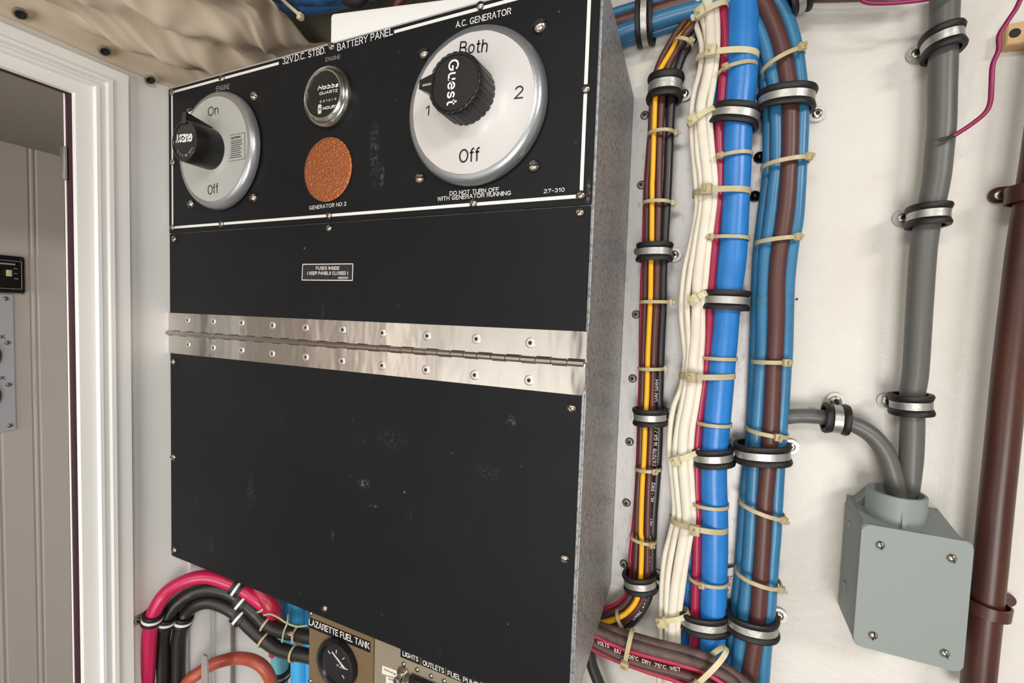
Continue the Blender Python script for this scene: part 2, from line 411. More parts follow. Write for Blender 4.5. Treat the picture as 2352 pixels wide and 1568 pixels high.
BLU = mat('bright_blue_cable', (40, 124, 200), .33, bump=(90, .12, .001), var=(60, (34, 112, 186), .4, .7))
BLU2 = mat('steel_blue_cable', (52, 116, 156), .33, bump=(90, .06, .001), var=(30, (44, 104, 142), .4, .7))
BLU3 = mat('light_blue_cable', (66, 168, 226), .4)
TEAL = mat('teal_cable', (104, 178, 188), .45)
CREAM = mat('cream_cable', (226, 219, 203), .45, var=(20, (212, 202, 184), .45, .7))
GREYC = mat('grey_conduit', (90, 90, 86), .40, bump=(200, .05, .001))
PVC = mat('grey_pvc', (132, 140, 138), .5, bump=(900, .1, .0005))
BPIPE = mat('brown_pipe', (74, 38, 28), .36, bump=(40, .1, .002), var=(30, (54, 28, 22), .4, .7), stretch=(1, 1, .3))
RBROWN = mat('rust_red_tube', (168, 76, 58), .38)
WOOD = mat('plywood', (206, 172, 128), .6, var=(60, (186, 148, 104), .4, .65), stretch=(.3, 1, 2))
VINYL = mat('beige_headliner', (226, 210, 188), .6, bump=(500, .1, .0005), var=(14, (214, 196, 172), .4, .7))
FOAM = mat('white_foam', (244, 243, 240), .8, bump=(500, .5, .001))
TAUPE = mat('taupe_gauge_panel', (114, 94, 66), .55, bump=(600, .1, .0005))  # base colour darkened to include the shade under the cabinet
BEIGE = mat('beige_switch_panel', (140, 130, 113), .5, bump=(600, .1, .0005))  # shade under the cabinet is mixed into this beige too
MAROON = mat('maroon_seal', (52, 14, 30), .5)
GLASS = mat('gauge_glass', (40, 40, 42), .06, spec=.6)
PLATE = mat('pale_gauge_plate', (206, 210, 220), .45)
SWPLATE = mat('aluminium_switch_plate', (160, 156, 152), .4, .8)
PAPER = mat('paper_label', (226, 222, 210), .6)
WMARK = mat('grime', (96, 84, 70), .8)

marks(BLU2, [(None, at(1790, 690, .115).z, 0, .008, 1.3)], (62, 66, 44))
marks(BLU, [(None, at(1640, 1100, .11).z, 0, .008, .7), (None, at(1668, 738, .11).z, 0, .007, .5)], (70, 84, 56))
# ------------------------------------------------------------------ setting
XR, XL, YW = -.0891, -.604, .14
ZT, ZB = 1.7526, 1.1907
def structure(name, me, m, label=None): return link(name, me, m, None, label=label, kind='structure')
structure('floor', box((-1.9, -2.6, -.05), (2.0, .6, 0)), FLOORM)
structure('wall_back', box((-.63, YW, 0), (1.7, YW + .05, 2.3)), PAINT)
structure('wall_right', box((1.65, -2.6, 0), (1.7, YW, 2.3)), PAINT)
structure('wall_front', box((-.63, -2.6, 0), (1.65, -2.55, 2.3)), PAINT)
structure('ceiling', box((-.63, -2.6, 2.26), (1.7, YW + .05, 2.3)), OVER)
# door wall: pier, header, far pier
structure('wall_left', boxes([((-.6125, -.088, 0), (XL, YW, 2.26)), ((-.6125, -.52, 1.709), (XL, -.088, 2.26)), ((-.6125, -2.55, 0), (XL, -.52, 2.26))]), WHITE)
# door casing with moulded profile
prof = [(0, 0), (0, .007), (.30, .0075), (.33, .0115), (.40, .0115), (.43, .008), (.52, .008), (.55, .0125), (.64, .0125), (.67, .010), (.97, .010), (1, .007), (1, 0)]
bm = bmesh.new(); rings = []
wy, wz = .0456, .038
stations = [lambda s: (-.0901 + s * wy, 0.0), lambda s: (-.0901 + s * wy, 1.7084 + s * wz), lambda s: (-.515 - s * wy, 1.7084 + s * wz), lambda s: (-.515 - s * wy, 0.0)]
for st in stations:
    rings.append([bm.verts.new((XL + t, *st(s))) for s, t in prof])
for A, B in zip(rings, rings[1:]):
    for i in range(len(prof) - 1): bm.faces.new((A[i], A[i + 1], B[i + 1], B[i]))
structure('trim_1', fin(bm, True, 30), WHITE)
structure('trim_2', boxes([((-.6105, -.0925, 0), (-.6045, -.0885, 1.7095)), ((-.6085, -.515, 1.7075), (-.6045, -.0925, 1.7095))]), MAROON)
structure('added_light_blocker', boxes([((-.52, -.42, 1.955), (1.65, YW, 1.975))]), OVER)  # added slab out of view, there only to shade the upper wall
structure('added_shade_slab', boxes([((XL, .030, 1.853), (-.125, YW, 1.875))]), mat('painted_wall_shade', (112, 108, 92), .8))  # added slab; its dark colour stands in for shadow on the wall overhead
structure('trim_3', boxes([((-.6130, -.0930, 0), (-.6105, -.088, 1.7095))]), WHITE)
# small mouldings low on the door wall, under the cabinet
structure('trim_4', boxes([((XL, .019, 0), (XL + .006, .045, 1.30)), ((XL, .045, 0), (XL + .003, .052, 1.30))], .0008), WHITE)
# side room seen through the doorway
XS = -1.0
bm = bmesh.new()
ys = [-1.6]; prof2 = [(-1.6, 0)]
y = -1.595
g = .0228 - .045 * 24
while g < .5:
    for q in (g - .0035, g + .0035):
        prof2 += [(q - .0022, 0), (q - .0008, -.0018), (q + .0008, -.0018), (q + .0022, 0)]
    g += .045
prof2.append((.5, 0))
a = [bm.verts.new((XS + d, yy, 0)) for yy, d in prof2]; b = [bm.verts.new((XS + d, yy, 1.738)) for yy, d in prof2]
for i in range(len(a) - 1): bm.faces.new((a[i], a[i + 1], b[i + 1], b[i]))
structure('wall_far_left', fin(bm, False), BEAD)
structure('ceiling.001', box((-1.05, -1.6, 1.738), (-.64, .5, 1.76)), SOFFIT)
structure('wall_side_room_end', boxes([((-1.05, .45, 0), (-.62, .5, 1.76)), ((-1.05, -1.62, 0), (-.62, -1.58, 1.76)), ((-.64, YW, 0), (-.625, .46, 1.76))]), BEAD)

# ------------------------------------------------------------------ screws (shared meshes, facing -Y, at the origin)
def screw_mesh(kind):
    bm = bmesh.new()
    if kind == 'slot':
        lathe([(0, -.0003), (1.0, -.0003), (1.0, .12), (.93, .34), (.75, .56), (.45, .70), (0, .75)], n=24, bm=bm)
        add_box(bm, (-.99, -.765, -.11), (.99, -.40, .11), mi=1)
    elif kind == 'square':
        lathe([(1.0, 0), (1.0, .10), (.9, .30), (.66, .42), (.46, .42), (.42, .40)], n=24, bm=bm)
        lathe([(.43, .40), (0, .40)], n=4, bm=bm, mi=1); lathe([(.62, .415), (.42, .43), (.42, .405)], n=24, bm=bm)
    elif kind == 'rivet':
        lathe([(1.0, 0), (1.0, .06), (.9, .14), (.55, .18), (.38, .16), (.33, .04), (.0, .04)], n=24, bm=bm)
        lathe([(.34, .08), (.0, .08)], n=12, bm=bm, mi=1)
    elif kind == 'dome':
        lathe([(1.0, 0), (1.0, .15), (.88, .45), (.6, .7), (.3, .82), (0, .85)], n=20, bm=bm)
    me = fin(bm, True, 35); return me
SM = {}
def screw(kind, p, r, parent=None, rot=0, mats=None, name='screw', yfac=1.0, facing=None, **tags):
    key = (kind, tuple(m.name for m in mats))
    if key not in SM:
        me = screw_mesh(kind)
        for m in mats: me.materials.append(m)
        SM[key] = me
    o = bpy.data.objects.new(name, SM[key]); C.objects.link(o)
    q = Vector(p)
    if parent is not None: o.parent = parent; o.location = q - W[parent.name]
    else: o.location = q
    W[o.name] = q
    o.scale = (r, r * yfac, r); o.rotation_euler = (0, math.radians(rot), 0)
    if facing == '+x': o.rotation_euler = (math.radians(rot), 0, math.radians(90))
    for k, v in tags.items(): o[k] = v
    return o
SL = [SCREW, DARKS]

# ------------------------------------------------------------------ electrical cabinet
cab = thing('electrical_cabinet', 'galvanised electrical cabinet with black front panels mounted beside the doorway', 'electrical cabinet', (-.35, .07, ZB))
bm = bmesh.new(); T = .0012
P = [(0.0016, ZB + .0005), (YW - .0015, 1.2215), (YW - .0015, 1.7250), (.0016, ZT - .0004)]   # side outline y,z
for x in (XL + .0006, XR):
    pass
xl, xr = XL + .0008, XR
vl = [bm.verts.new((xl, y, z)) for y, z in P]; vr = [bm.verts.new((xr, y, z)) for y, z in P]
bm.faces.new(vl); bm.faces.new(vr[::-1])
for i in range(4): bm.faces.new((vl[i], vl[(i + 1) % 4], vr[(i + 1) % 4], vr[i]))
for v in vr:
    if v.co.z < 1.2: v.co.z -= .0040
bmesh.ops.bevel(bm, geom=[e for e in bm.edges if abs(e.verts[0].co.x - e.verts[1].co.x) < 1e-5 and e.verts[0].co.x > xr - .001 and max(e.verts[0].co.y, e.verts[1].co.y) < .002], offset=.0012, segments=3, affect='EDGES')
link('case', fin(bm, True, 30), GALV, cab)
ZS = 1.5852
up_ = link('switch_panel', prism(rrect(XL + .0004, ZS + .0004, XR - .0015, ZT, .0012, 2), -.0008, .0012, .0003), BLACK, cab, label='black engraved upper panel')
mid = link('fuse_panel', prism(rrect(XL + .0004, 1.4680, XR - .0018, ZS - .0004, .0012, 2), -.0004, .0013, .0003), BLACK, cab)
door = link('panel_door', prism([(XL + .0012, 1.4672), (XL + .0012, ZB + .002), (XL + .003, ZB), (XR - .0035, ZB - .0045), (XR - .0028, ZB - .0035), (XR - .0028, 1.4672)], -.0006, .0012, .0003), BLACK, cab)
# pale worn top edge of the panel
link('edge_strip', box((XL + .001, -.0012, ZT), (XR - .002, .0016, ZT + .0012)), mat('worn_edge', (190, 186, 190), .5, .4), cab)
# engraved border line
def bar(a, b, wd, Y=-.0008, th=.00025):
    p = at(*a, Y); q = at(*b, Y); d = (q - p).normalized(); n = Vector((0, -1, 0)).cross(d) * wd / 2
    v = [p - n, q - n, q + n, p + n]; v = [Vector((k.x, Y + .0002, k.z)) for k in v] + [Vector((k.x, Y - th, k.z)) for k in v]
    return v
bm = bmesh.new()
zt = at(640, 147)[2]; zb = at(397, 523)[2]; x0 = at(397, 213)[0]; x1 = at(1344, 250)[0]
wd = .0027
for lo, hi in (((x0 - wd / 2, zb - wd / 2), (x1 + wd / 2, zb + wd / 2)), ((x0 - wd / 2, zb), (x0 + wd / 2, zt + wd / 2)), ((x1 - wd / 2, zb), (x1 + wd / 2, zt + wd / 2)),
               ((x0, zt - wd / 2), (at(642, 147)[0], zt + wd / 2)), ((at(907, 72)[0], zt - wd / 2), (x1, zt + wd / 2))):
    add_box(bm, (lo[0], -.00105, lo[1]), (hi[0], -.0007, hi[1]))
link('border_line', fin(bm, False), INKW, up_)
for s, a, b, h, bo in (('32V.D.C. STBD.', (649, 149), (748, 123), 15, .13), ('BATTERY PANEL', (775, 118), (903, 80), 16, .13),
                   ('A.C. GENERATOR', (1047, 65), (1174, 33), 14.5, .13), ('27-310', (1249, 444), (1297, 440), 9, .15),
                   ('DO NOT TURN OFF', (1033, 449), (1146, 440), 9.5, .15), ('WITH GENERATOR RUNNING', (1005, 462), (1174, 448), 9.5, .15), ('GENERATOR NO 2', (711, 482), (796, 472), 8.5, .14)):
    ptext('lettering', s, a, b, h, -.0008, INKW, up_, wt=bo)
for s, a, b, h in (('ENGINE', (748, 142), (782, 135), 9), ('ENGINE', (497, 210), (528, 204), 11)):
    ptext('lettering', s, a, b, h, -.0008, INKG, up_, wt=.11)
for (x, y, r) in ((397, 213, 30), (398, 373, 10), (397, 523, 70), (512, 181, -20), (510, 515, 40), (763, 108, 40), (757, 495, -70), (1104, 14, -15), (1088, 467, -55), (1346, 205, -30), (1334, 448, -30)):
    screw('slot', at(x, y, -.0009), .0036, up_, r, SL)
for (x, y, r) in ((586, 222, 20), (439, 259, -15), (441, 469, 60), (584, 455, 80), (976, 124, -5), (1241, 62, -15), (1227, 382, -3), (966, 410, 0)):
    screw('slot', at(x, y, -.0009), .0050 if (x, y) != (1241, 62) else .0058, up_, r, SL, yfac=1.1)
for (x, y, r) in ((401, 549, 20), (757, 524, 15), (1332, 488, 0)):
    screw('slot', at(x, y, -.0006), .0036, mid, r - 40, SL)
for (x, y, r) in ((399, 831, 80), (400, 1050, 10), (402, 1263, 40), (747, 1396, 80), (1313, 937, 42), (1297, 1282, 0)):
    screw('slot', at(x, y, -.0006), .0037, door, r, SL)
for yy, zz in ((.068, None), (.09, None)):
    pass
for x, y in ((1397, 728), (1377, 1207)):
    screw('rivet', atx(x, y, XR), .0026, cab, 0, [GALV, DARKS], name='rivet', facing='+x')
    # facing +x

# fuse warning sticker
stk = link('warning_sticker', prism([(at(*p).x, at(*p).z) for p in ((696, 606), (813, 605), (812, 645), (694, 644))], -.0004, -.00075), mat('sticker_black', (24, 22, 26), .5, var=(900, (110, 104, 108), .58, .7)), None,
           label='small black sticker reading fuses inside with thin white border on the middle black panel', cat='sticker')
cor = [at(*p) for p in ((697, 607), (812, 606), (811, 644), (695, 643))]
bm = bmesh.new()
for i in range(4):
    p, q = cor[i], cor[(i + 1) % 4]; d = (q - p).normalized(); n = Vector((0, -1, 0)).cross(d) * .0004
    v = [bm.verts.new((k.x, yy, k.z)) for yy in (-.0007, -.00092) for k in (p - n, q - n, q + n, p + n)]
    for f in ((0, 1, 2, 3), (4, 5, 6, 7), (0, 1, 5, 4), (1, 2, 6, 5), (2, 3, 7, 6), (3, 0, 4, 7)): bm.faces.new([v[j] for j in f])
link('border', fin(bm, False), INKW, stk)
for s, a, b, h in (('FUSES INSIDE', (726, 619.5), (780, 619.5), 7.5), ('( KEEP PANELS CLOSED )', (706, 631), (800, 631), 7.5), ('0850039', (777, 640.5), (800, 640.5), 5)):
    ptext('lettering', s, a, b, h, -.0006, INKW, stk, wt=.17)

# ------------------------------------------------------------------ piano hinge
hz = at(900, 802, -.003).z
hin = thing('piano_hinge', 'long polished steel piano hinge riveted across the black panels', 'hinge', (-.35, -.002, 1.44))
HX0, HX1 = at(387, 715).x - .001, at(1349, 800).x
zt1, zb1 = 1.4910, 1.4425
link('upper_leaf', prism(rrect(HX0, hz + .0004, HX1, zt1, .0012, 3), -.0018, -.0006, .0003), STEEL, hin)
link('lower_leaf', prism([(HX0, hz - .0004), (HX0 + .0005, zb1)] + [(HX1 - .004 + .004 * math.sin(t), zb1 + .004 - .004 * math.cos(t)) for t in [i * math.pi / 10 for i in range(6)]] + [(HX1, hz - .0004)], -.0018, -.0006, .0003), STEEL, hin)
def cylx(x0, x1, y, z, r, n=14, bm=None):
    bm = bm or bmesh.new(); R = []
    for xx, rr in ((x0, r * .9), (x0 + .0002, r), (x1 - .0002, r), (x1, r * .9)):
        R.append([bm.verts.new((xx, y + rr * math.cos(2 * math.pi * i / n), z + rr * math.sin(2 * math.pi * i / n))) for i in range(n)])
    for A, B in zip(R, R[1:]):
        for i in range(n): bm.faces.new((A[i], A[(i + 1) % n], B[(i + 1) % n], B[i]))
    bm.faces.new(R[0][::-1]); bm.faces.new(R[-1]); return bm
KN = 40; kw = (HX1 - .001 - HX0) / KN
KM = mat('hinge_knuckle', (172, 160, 156), .28, 1.0)
for i in range(KN):
    bm = cylx(HX0 + i * kw + .0002, HX0 + (i + 1) * kw - .0002, -.0026, hz, .0027); sg = 1 if i % 2 else -1; zc = hz + sg * .0029
    add_box(bm, (HX0 + i * kw, -.0021, zc - .0003), (HX0 + (i + 1) * kw, -.0012, zc + .0003), mi=1)
    link('knuckle', fin(bm, True, 40), [KM, DARKS], hin)
link('hinge_pin', fin(cylx(HX0 - .004, HX1 - .0016, -.0026, hz, .0016), True, 40), KM, hin)
for x, y in ((431, 735), (490, 738), (555, 741), (626, 747), (702, 752), (787, 757), (878, 764), (981, 771), (1094, 778), (1218, 787),
             (432, 791), (490, 798), (555, 804), (625, 812), (702, 820), (785, 829), (877, 839), (978, 849), (1090, 861), (1215, 873)):
    screw('rivet', at(x, y, -.0018), .0042, hin, 0, [RIVET, DARKS], name='rivet')

# ------------------------------------------------------------------ battery switches
def battery_switch(cx, cz, label, faceMat, kR, fluted, ptr, h1, kdx=0, kdz=0):
    b = thing('battery_switch', label, 'battery switch', (cx, -.0008, cz - .0625), 'battery switches on the black panel')
    c = (cx, -.0008, cz); R = .0627
    link('dial_ring', lathe([(R * .97, 0), (R, .002), (R * .995, .005), (R * .97, .0085), (R * .93, .0105), (R * .885, .011), (R * .88, .0098), (R * .84, .0095), (0, .0095)], c, 96), CAST, b)
    fp = link('dial_face', lathe([(R * .885, .0094), (R * .88, .0107), (kR * 1.5, .0107), (kR * 1.16, .013), (kR * .9, .017), (0, .017)], c, 96,
              rfun=(lambda a, k: 1 + (.006 * noise.noise(Vector((math.cos(a) * 6, math.sin(a) * 6, 1))) if k < 2 else 0)) if fluted else None), faceMat, b)
    pr = [(kR * 1.0, .0135), (kR * 1.02, .016), (kR, h1 - .002), (kR * .97, h1 - .0004), (kR * .93, h1), (kR * .88, h1 - .0003), (kR * .86, h1 - .0011), (0, h1 - .0011)]
    def rf(a, k):
        if not fluted or k > 4: return 1
        return 1 - .028 * max(0, math.cos(a * 26)) ** .6 * (1 if k < 4 else .5)
    cx += kdx; cz += kdz; c = (cx, -.0008, cz)
    bm = bmesh.new(); lathe(pr, c, 208 if fluted else 72, rf, bm)
    ca, sa = math.cos(ptr), math.sin(ptr); M = Matrix(((ca, 0, -sa, cx), (0, 1, 0, -.0008), (sa, 0, ca, cz), (0, 0, 0, 1)))
    # tapering pointer along the knob
    hw = kR * .16; L0, L1 = kR * 1.08, kR * 1.36
    vs = [(kR * .8, -.014, -hw * 1.9), (kR * .8, -.014, hw * 1.9), (L0, -.014, hw * 1.2), (L0, -.014, -hw * 1.2), (kR * .8, -h1 - .0003, -hw * 2.0), (kR * .8, -h1 - .0003, hw * 2.0), (L1, -h1 + .0005, hw * .9), (L1, -h1 + .0005, -hw * .9)]
    if not fluted: vs[4] = (kR * .8, -h1 - .0003, -hw * 1.2); vs[5] = (kR * .8, -h1 - .0003, hw * 1.2)
    v = [bm.verts.new(M @ Vector(k)) for k in vs]
    for f in ((0, 1, 2, 3), (4, 5, 6, 7), (0, 1, 5, 4), (1, 2, 6, 5), (2, 3, 7, 6), (3, 0, 4, 7)): bm.faces.new([v[j] for j in f])
    kn = link('knob', fin(bm, True, 25), KNOB, b)
    return b, fp, kn
FY = -.0008 - .0107
b1, f1, k1 = battery_switch(-.1900, 1.6690, 'large silver round battery switch with fluted black knob, under the generator lettering', LABELW, .0230, True, math.radians(173), .0380, .0010, .0036)
for s, a, b, h in (('Both', (1054, 126), (1119, 120), 29), ('Off', (1054, 375), (1101, 370), 31), ('2', (1181, 228), (1201, 226), 29), ('1', (977, 267), (986, 266), 23)):
    ptext('lettering', s, a, b, h, FY, INKK, f1, wt=.12)
KY = -.0008 - .0369
ptext('lettering', 'Guest', (1031, 139), (1026, 243), 28, KY, INKW, k1, wt=.15)
pm = at(981, 195, -.0387)
link('pointer_mark', box((pm.x - .004, -.0392, pm.z - .0007), (pm.x + .004, -.0382, pm.z + .0007)), INKG, k1)
b2, f2, k2 = battery_switch(-.5068, 1.6692, 'grey round battery switch with smooth black knob, on the panel end beside the doorway', LABELG, .0208, False, math.radians(90), .0418, .0026, -.0020)
for s, a, b, h in (('On', (478, 268), (502, 262), 21), ('Off', (478, 448), (502, 443), 22)):
    ptext('lettering', s, a, b, h, FY, INKK, f2, wt=.10)
KY2 = -.0008 - .0407
ptext('lettering', 'GUEST', (443, 306), (405, 309), 19, KY2, INKW, k2, wt=.24, gap=.34)
bm = bmesh.new()
# arc lettering on the left knob, upside down like the rest
kc = Vector((-.5042, KY2, 1.6672)); s = 'MADE IN U.S.A.'
kids = []
for i, ch in enumerate(s):
    if ch == ' ': continue
    a = math.radians(-35 - 110 * i / (len(s) - 1)); rad = Vector((math.cos(a), 0, math.sin(a))); tan = Vector((math.sin(a), 0, -math.cos(a)))
    p = kc + rad * .0135 - tan * .0007
    m = text_mesh(ch, p, p + tan * (.0005 if ch == '.' else .0016), .0006 if ch == '.' else .0028, lift=.0004); 
    bm.from_mesh(m); bpy.data.meshes.remove(m)
link('lettering', fin(bm, False), INKG, k2)
# caution box on the left dial
cl = link('caution_label', boxes([((at(521, 340, FY).x, FY - .0004, at(521, 370, FY).z), (at(563, 340, FY).x, FY - .00015, at(521, 370, FY).z + .0003))]), INKK, f2)
X0, X1 = at(522, 340, FY).x, at(563, 340, FY).x; Z0, Z1 = at(563, 365, FY).z, at(563, 304, FY).z
bm = bmesh.new()
for lo, hi in (((X0, Z1 - .0003), (X1, Z1)), ((X1 - .0003, Z0), (X1, Z1)), ((X0, Z0), (X1, Z0 + .0003))): add_box(bm, (lo[0], FY - .0004, lo[1]), (hi[0], FY - .0001, hi[1]))
zz = Z1 - .0072
rnd = random.Random(3)
while zz > Z0 + .002:
    xx = X0 + .003; end = X1 - .0035 - rnd.random() * .004
    while xx < end:
        l = rnd.uniform(.0008, .0026); add_box(bm, (xx, FY - .0004, zz), (min(xx + l, end), FY - .0001, zz + .0007)); xx += l + .0005
    zz -= .0021
me = fin(bm, False)
bpy.data.objects.remove(cl); link('caution_label', me, mat('dark_print', (70, 68, 70), .6), f2)
link('lettering', text_mesh('CAUTION', (X0 + .004, FY, Z1 - .0045), (X1 - .007, FY, Z1 - .0045), .0022, bold=.02, lift=.0003), INKK, f2)

# ------------------------------------------------------------------ hour meter, copper disc
hm_c = (-.3500, -.0008, 1.7025)
hm = thing('hour_meter', 'round chrome-rimmed black hour meter between the two battery switches', 'hour meter', (hm_c[0], 0, hm_c[2] - .0275))
link('bezel', lathe([(.0285, 0), (.0287, .003), (.0277, .0062), (.0262, .0073), (.0248, .0068), (.0244, .0062), (.0240, .0088), (.0228, .0097), (.0213, .0094), (.0208, .0084), (.0207, .004)], hm_c, 80), CHROME, hm)
hf = link('meter_face', lathe([(.0209, .0084), (0, .0084)], hm_c, 64), mat('meter_black', (22, 22, 24), .3), hm)
HY = -.0008 - .0084
for s, a, b, h, sh, bo in (('Hobbs', (730, 208), (777, 200), 10, .3, .24), ('QUARTZ', (734, 219), (776, 211), 6.5, 0, .22), ('HOURS', (742, 253), (776, 247), 7, 0, .24), ('0 0 1 0 / 9', (735, 237), (773, 230), 5.5, 0, .16)):
    ptext('lettering', s, a, b, h, HY, INKW, hf, shear=sh, wt=bo)
q = at(735, 251, HY)
bm = bmesh.new()
for dx, dz, sx, sz in ((0, .0036, .0019, .0006), (0, -.0036, .0019, .0006), (-.0017, 0, .0004, .004), (.0017, 0, .0004, .004)):
    add_box(bm, (q.x + dx - sx, HY - .0005, q.z + dz - sz), (q.x + dx + sx, HY - .0002, q.z + dz + sz))
for sgn in (1, -1):
    v = [bm.verts.new((q.x + a_, HY - .0004, q.z + b_)) for a_, b_ in ((0, 0), (-.0012, sgn * .0028), (.0012, sgn * .0028))]; bm.faces.new(v)
link('hourglass_symbol', fin(bm, False), INKW, hf)
link('copper_disc', lathe([(.0303, 0), (.0306, .0006), (.0305, .0013), (.0298, .0017), (.027, .0018), (0, .0018)], (-.3513, -.0008, 1.6355), 80), COPPER, None,
     label='hammered copper blanking disc below the hour meter on the black panel', cat='disc')

# ------------------------------------------------------------------ backing plate behind the cable runs
xb = at(1756, 450, .1385).x
bp_ = link('backing_plate', prism(rrect(XR + .0003, 1.2218, xb, 1.7330, .001, 1), .1385, .1398), GALVL, None,
           label='pale galvanised backing plate screwed to the wall right of the cabinet, behind the cables', cat='metal plate')
for x, y, r in ((1481, 265, 45), (1473, 425, 20), (1461, 722, 10), (1453, 869, 40), (1446, 1014, 5), (1439, 1154, 30), (1433, 1294, 15), (1466, 577, 0)):
    screw('square', at(x, y, .1384), .0043, bp_, r, [FSCREW, DARKS], yfac=1.3)
for x, y in ((1744, 362), (1733, 451)):
    screw('dome', at(x, y, .1384), .0050, bp_, 0, [mat('dark_stud', (40, 38, 38), .2, .9)], name='stud', yfac=1.6)

# ------------------------------------------------------------------ cables
CG = {}
def cable(pts, wpx, Y, m, label, cat='cable', name='cable', flat=1.0, group='cables clamped along the wall', n=14):
    """pts: (px,py[,y]); wpx: visible width in pixels (number or list)"""
    P = []; R = []
    for i, p in enumerate(pts):
        yy = p[2] if len(p) > 2 else Y
        if name != 'cable': group = None
        v = at(p[0], p[1], yy); P.append(v)
        wv = wpx[i] if isinstance(wpx, (list, tuple)) else wpx
        R.append(px2m(wv / 2, v))
    return link(name, tube(P, R, n, flat), m, None, label=label, cat=cat, group=group)

# run A : thin bundle next to the cabinet
A_y = [(1612, 20, .131), (1594, 44, .129), (1573, 68, .124), (1551, 102, .117), (1525, 145), (1511, 174), (1505, 228), (1502, 308), (1499, 402), (1498, 427), (1497, 547), (1495, 614), (1494, 681), (1491, 748), (1488, 815), (1486, 894), (1482, 974), (1479, 1054), (1475, 1121), (1472, 1215), (1474, 1240), (1473, 1290), (1471, 1330), (1465, 1370), (1450, 1396), (1427, 1415), (1397, 1427), (1365, 1433)]
cable(A_y, 11.5, .1135, YEL, 'yellow cable down the middle of the thin bundle beside the cabinet')
A_b2 = [(1612, 30, .128), (1595, 55), (1573, 80), (1554, 115), (1535, 150), (1524, 190), (1519, 241), (1515, 321), (1513, 402), (1512, 480), (1510, 547), (1509, 614), (1507, 695), (1503, 775), (1501, 827), (1498, 920), (1495, 1001), (1491, 1095), (1489, 1148), (1488, 1186), (1487, 1290), (1486, 1321), (1481, 1363), (1466, 1392), (1444, 1416), (1413, 1437), (1368, 1447)]
cable(A_b2, 17, .118, BRN, 'brown cable between the yellow and the black cable of the thin bundle')
A_k = [(1622, 40, .128), (1600, 75), (1583, 102), (1567, 129), (1554, 166), (1545, 200), (1541, 241), (1537, 321), (1534, 402), (1530, 480), (1527, 547), (1523, 628), (1522, 708), (1519, 775), (1517, 827), (1514, 920), (1513, 1001), (1510, 1068), (1505, 1135), (1501, 1186), (1498, 1264), (1496, 1316), (1491, 1365), (1475, 1400), (1454, 1427), (1431, 1444), (1395, 1458), (1368, 1462)]
bk = cable(A_k, [20] * 10 + [18] * 18, .122, BLKC, 'black printed cable on the right edge of the thin bundle beside the cabinet')
A_b1 = [(1590, 15, .128), (1572, 50), (1545, 90), (1520, 135), (1506, 174), (1499, 228), (1495, 300), (1489, 402), (1487, 427), (1486, 547), (1483, 628), (1482, 695), (1479, 775), (1478, 827), (1475, 920), (1472, 1001), (1470, 1068), (1466, 1121), (1463, 1202), (1462, 1250), (1460, 1300), (1458, 1335), (1450, 1363), (1436, 1386), (1415, 1402), (1389, 1412), (1360, 1415)]
cable(A_b1, 15, .120, BRN, 'brown cable left of the yellow cable in the thin bundle')
cable([(1500, 200, .128), (1492, 300), (1482, 430), (1478, 588), (1475, 641), (1472, 748), (1471, 867), (1468, 947), (1466, 1028), (1462, 1121), (1457, 1188), (1452, 1238), (1448, 1277), (1449, 1316), (1444, 1352), (1428, 1378), (1405, 1392), (1372, 1400)], 9, .124, REDD, 'thin red cable on the left edge of the bundle beside the cabinet')
for s, a, b in (('E67078', (1507, 1070), (1508, 1030)), ('14 GA / 6', (1510, 1024), (1511, 980)), ('BC - 5W2', (1501, 1152), (1505, 1108)), ('WET', (1497, 1208), (1499, 1190)), ('SW2', (1494, 1262), (1495, 1230)), ('105', (1494, 1300), (1494, 1275)), ('UAI GRH', (1510, 922), (1513, 872))):
    ptext('lettering', s, a, b, 7.5, .1165, INKW, bk, lift=.0008)
ptext('lettering', 'CABLE', (1456, 1424), (1474, 1404), 9, .1165, INKW, bk, lift=.0008)
ptext('lettering', '600', (1478, 1396), (1486, 1374), 9, .1165, INKW, bk, lift=.0008)

# run B : cream flat cables, magenta, two blues
cable([(1575, -60), (1580, -20), (1590, 30), (1602, 67), (1612, 107), (1608, 161), (1594, 214), (1588, 268), (1590, 321), (1597, 402), (1600, 440), (1600, 487), (1586, 561), (1573, 614), (1567, 668), (1565, 721), (1570, 775), (1574, 815), (1572, 850), (1563, 894), (1547, 934), (1539, 987), (1538, 1041), (1545, 1108), (1549, 1175), (1540, 1225), (1527, 1277), (1521, 1342), (1519, 1394), (1518, 1446), (1516, 1500), (1514, 1580)], 13, .117, CREAM, 'leftmost cream flat cable of the four beside the thin bundle', flat=.8)
cable([(1596, -60), (1600, -20), (1609, 30), (1620, 67), (1627, 120), (1622, 161), (1611, 214), (1602, 268), (1602, 348), (1609, 402), (1611, 450), (1608, 490), (1600, 534), (1591, 588), (1583, 641), (1578, 695), (1580, 748), (1583, 802), (1579, 850), (1571, 907), (1560, 961), (1552, 1014), (1550, 1068), (1556, 1135), (1560, 1188), (1555, 1210), (1546, 1251), (1535, 1316), (1531, 1381), (1533, 1446), (1532, 1500), (1530, 1580)], 14, .114, CREAM, 'cream flat cable second from the left, right beside the outermost cream one', flat=.8)
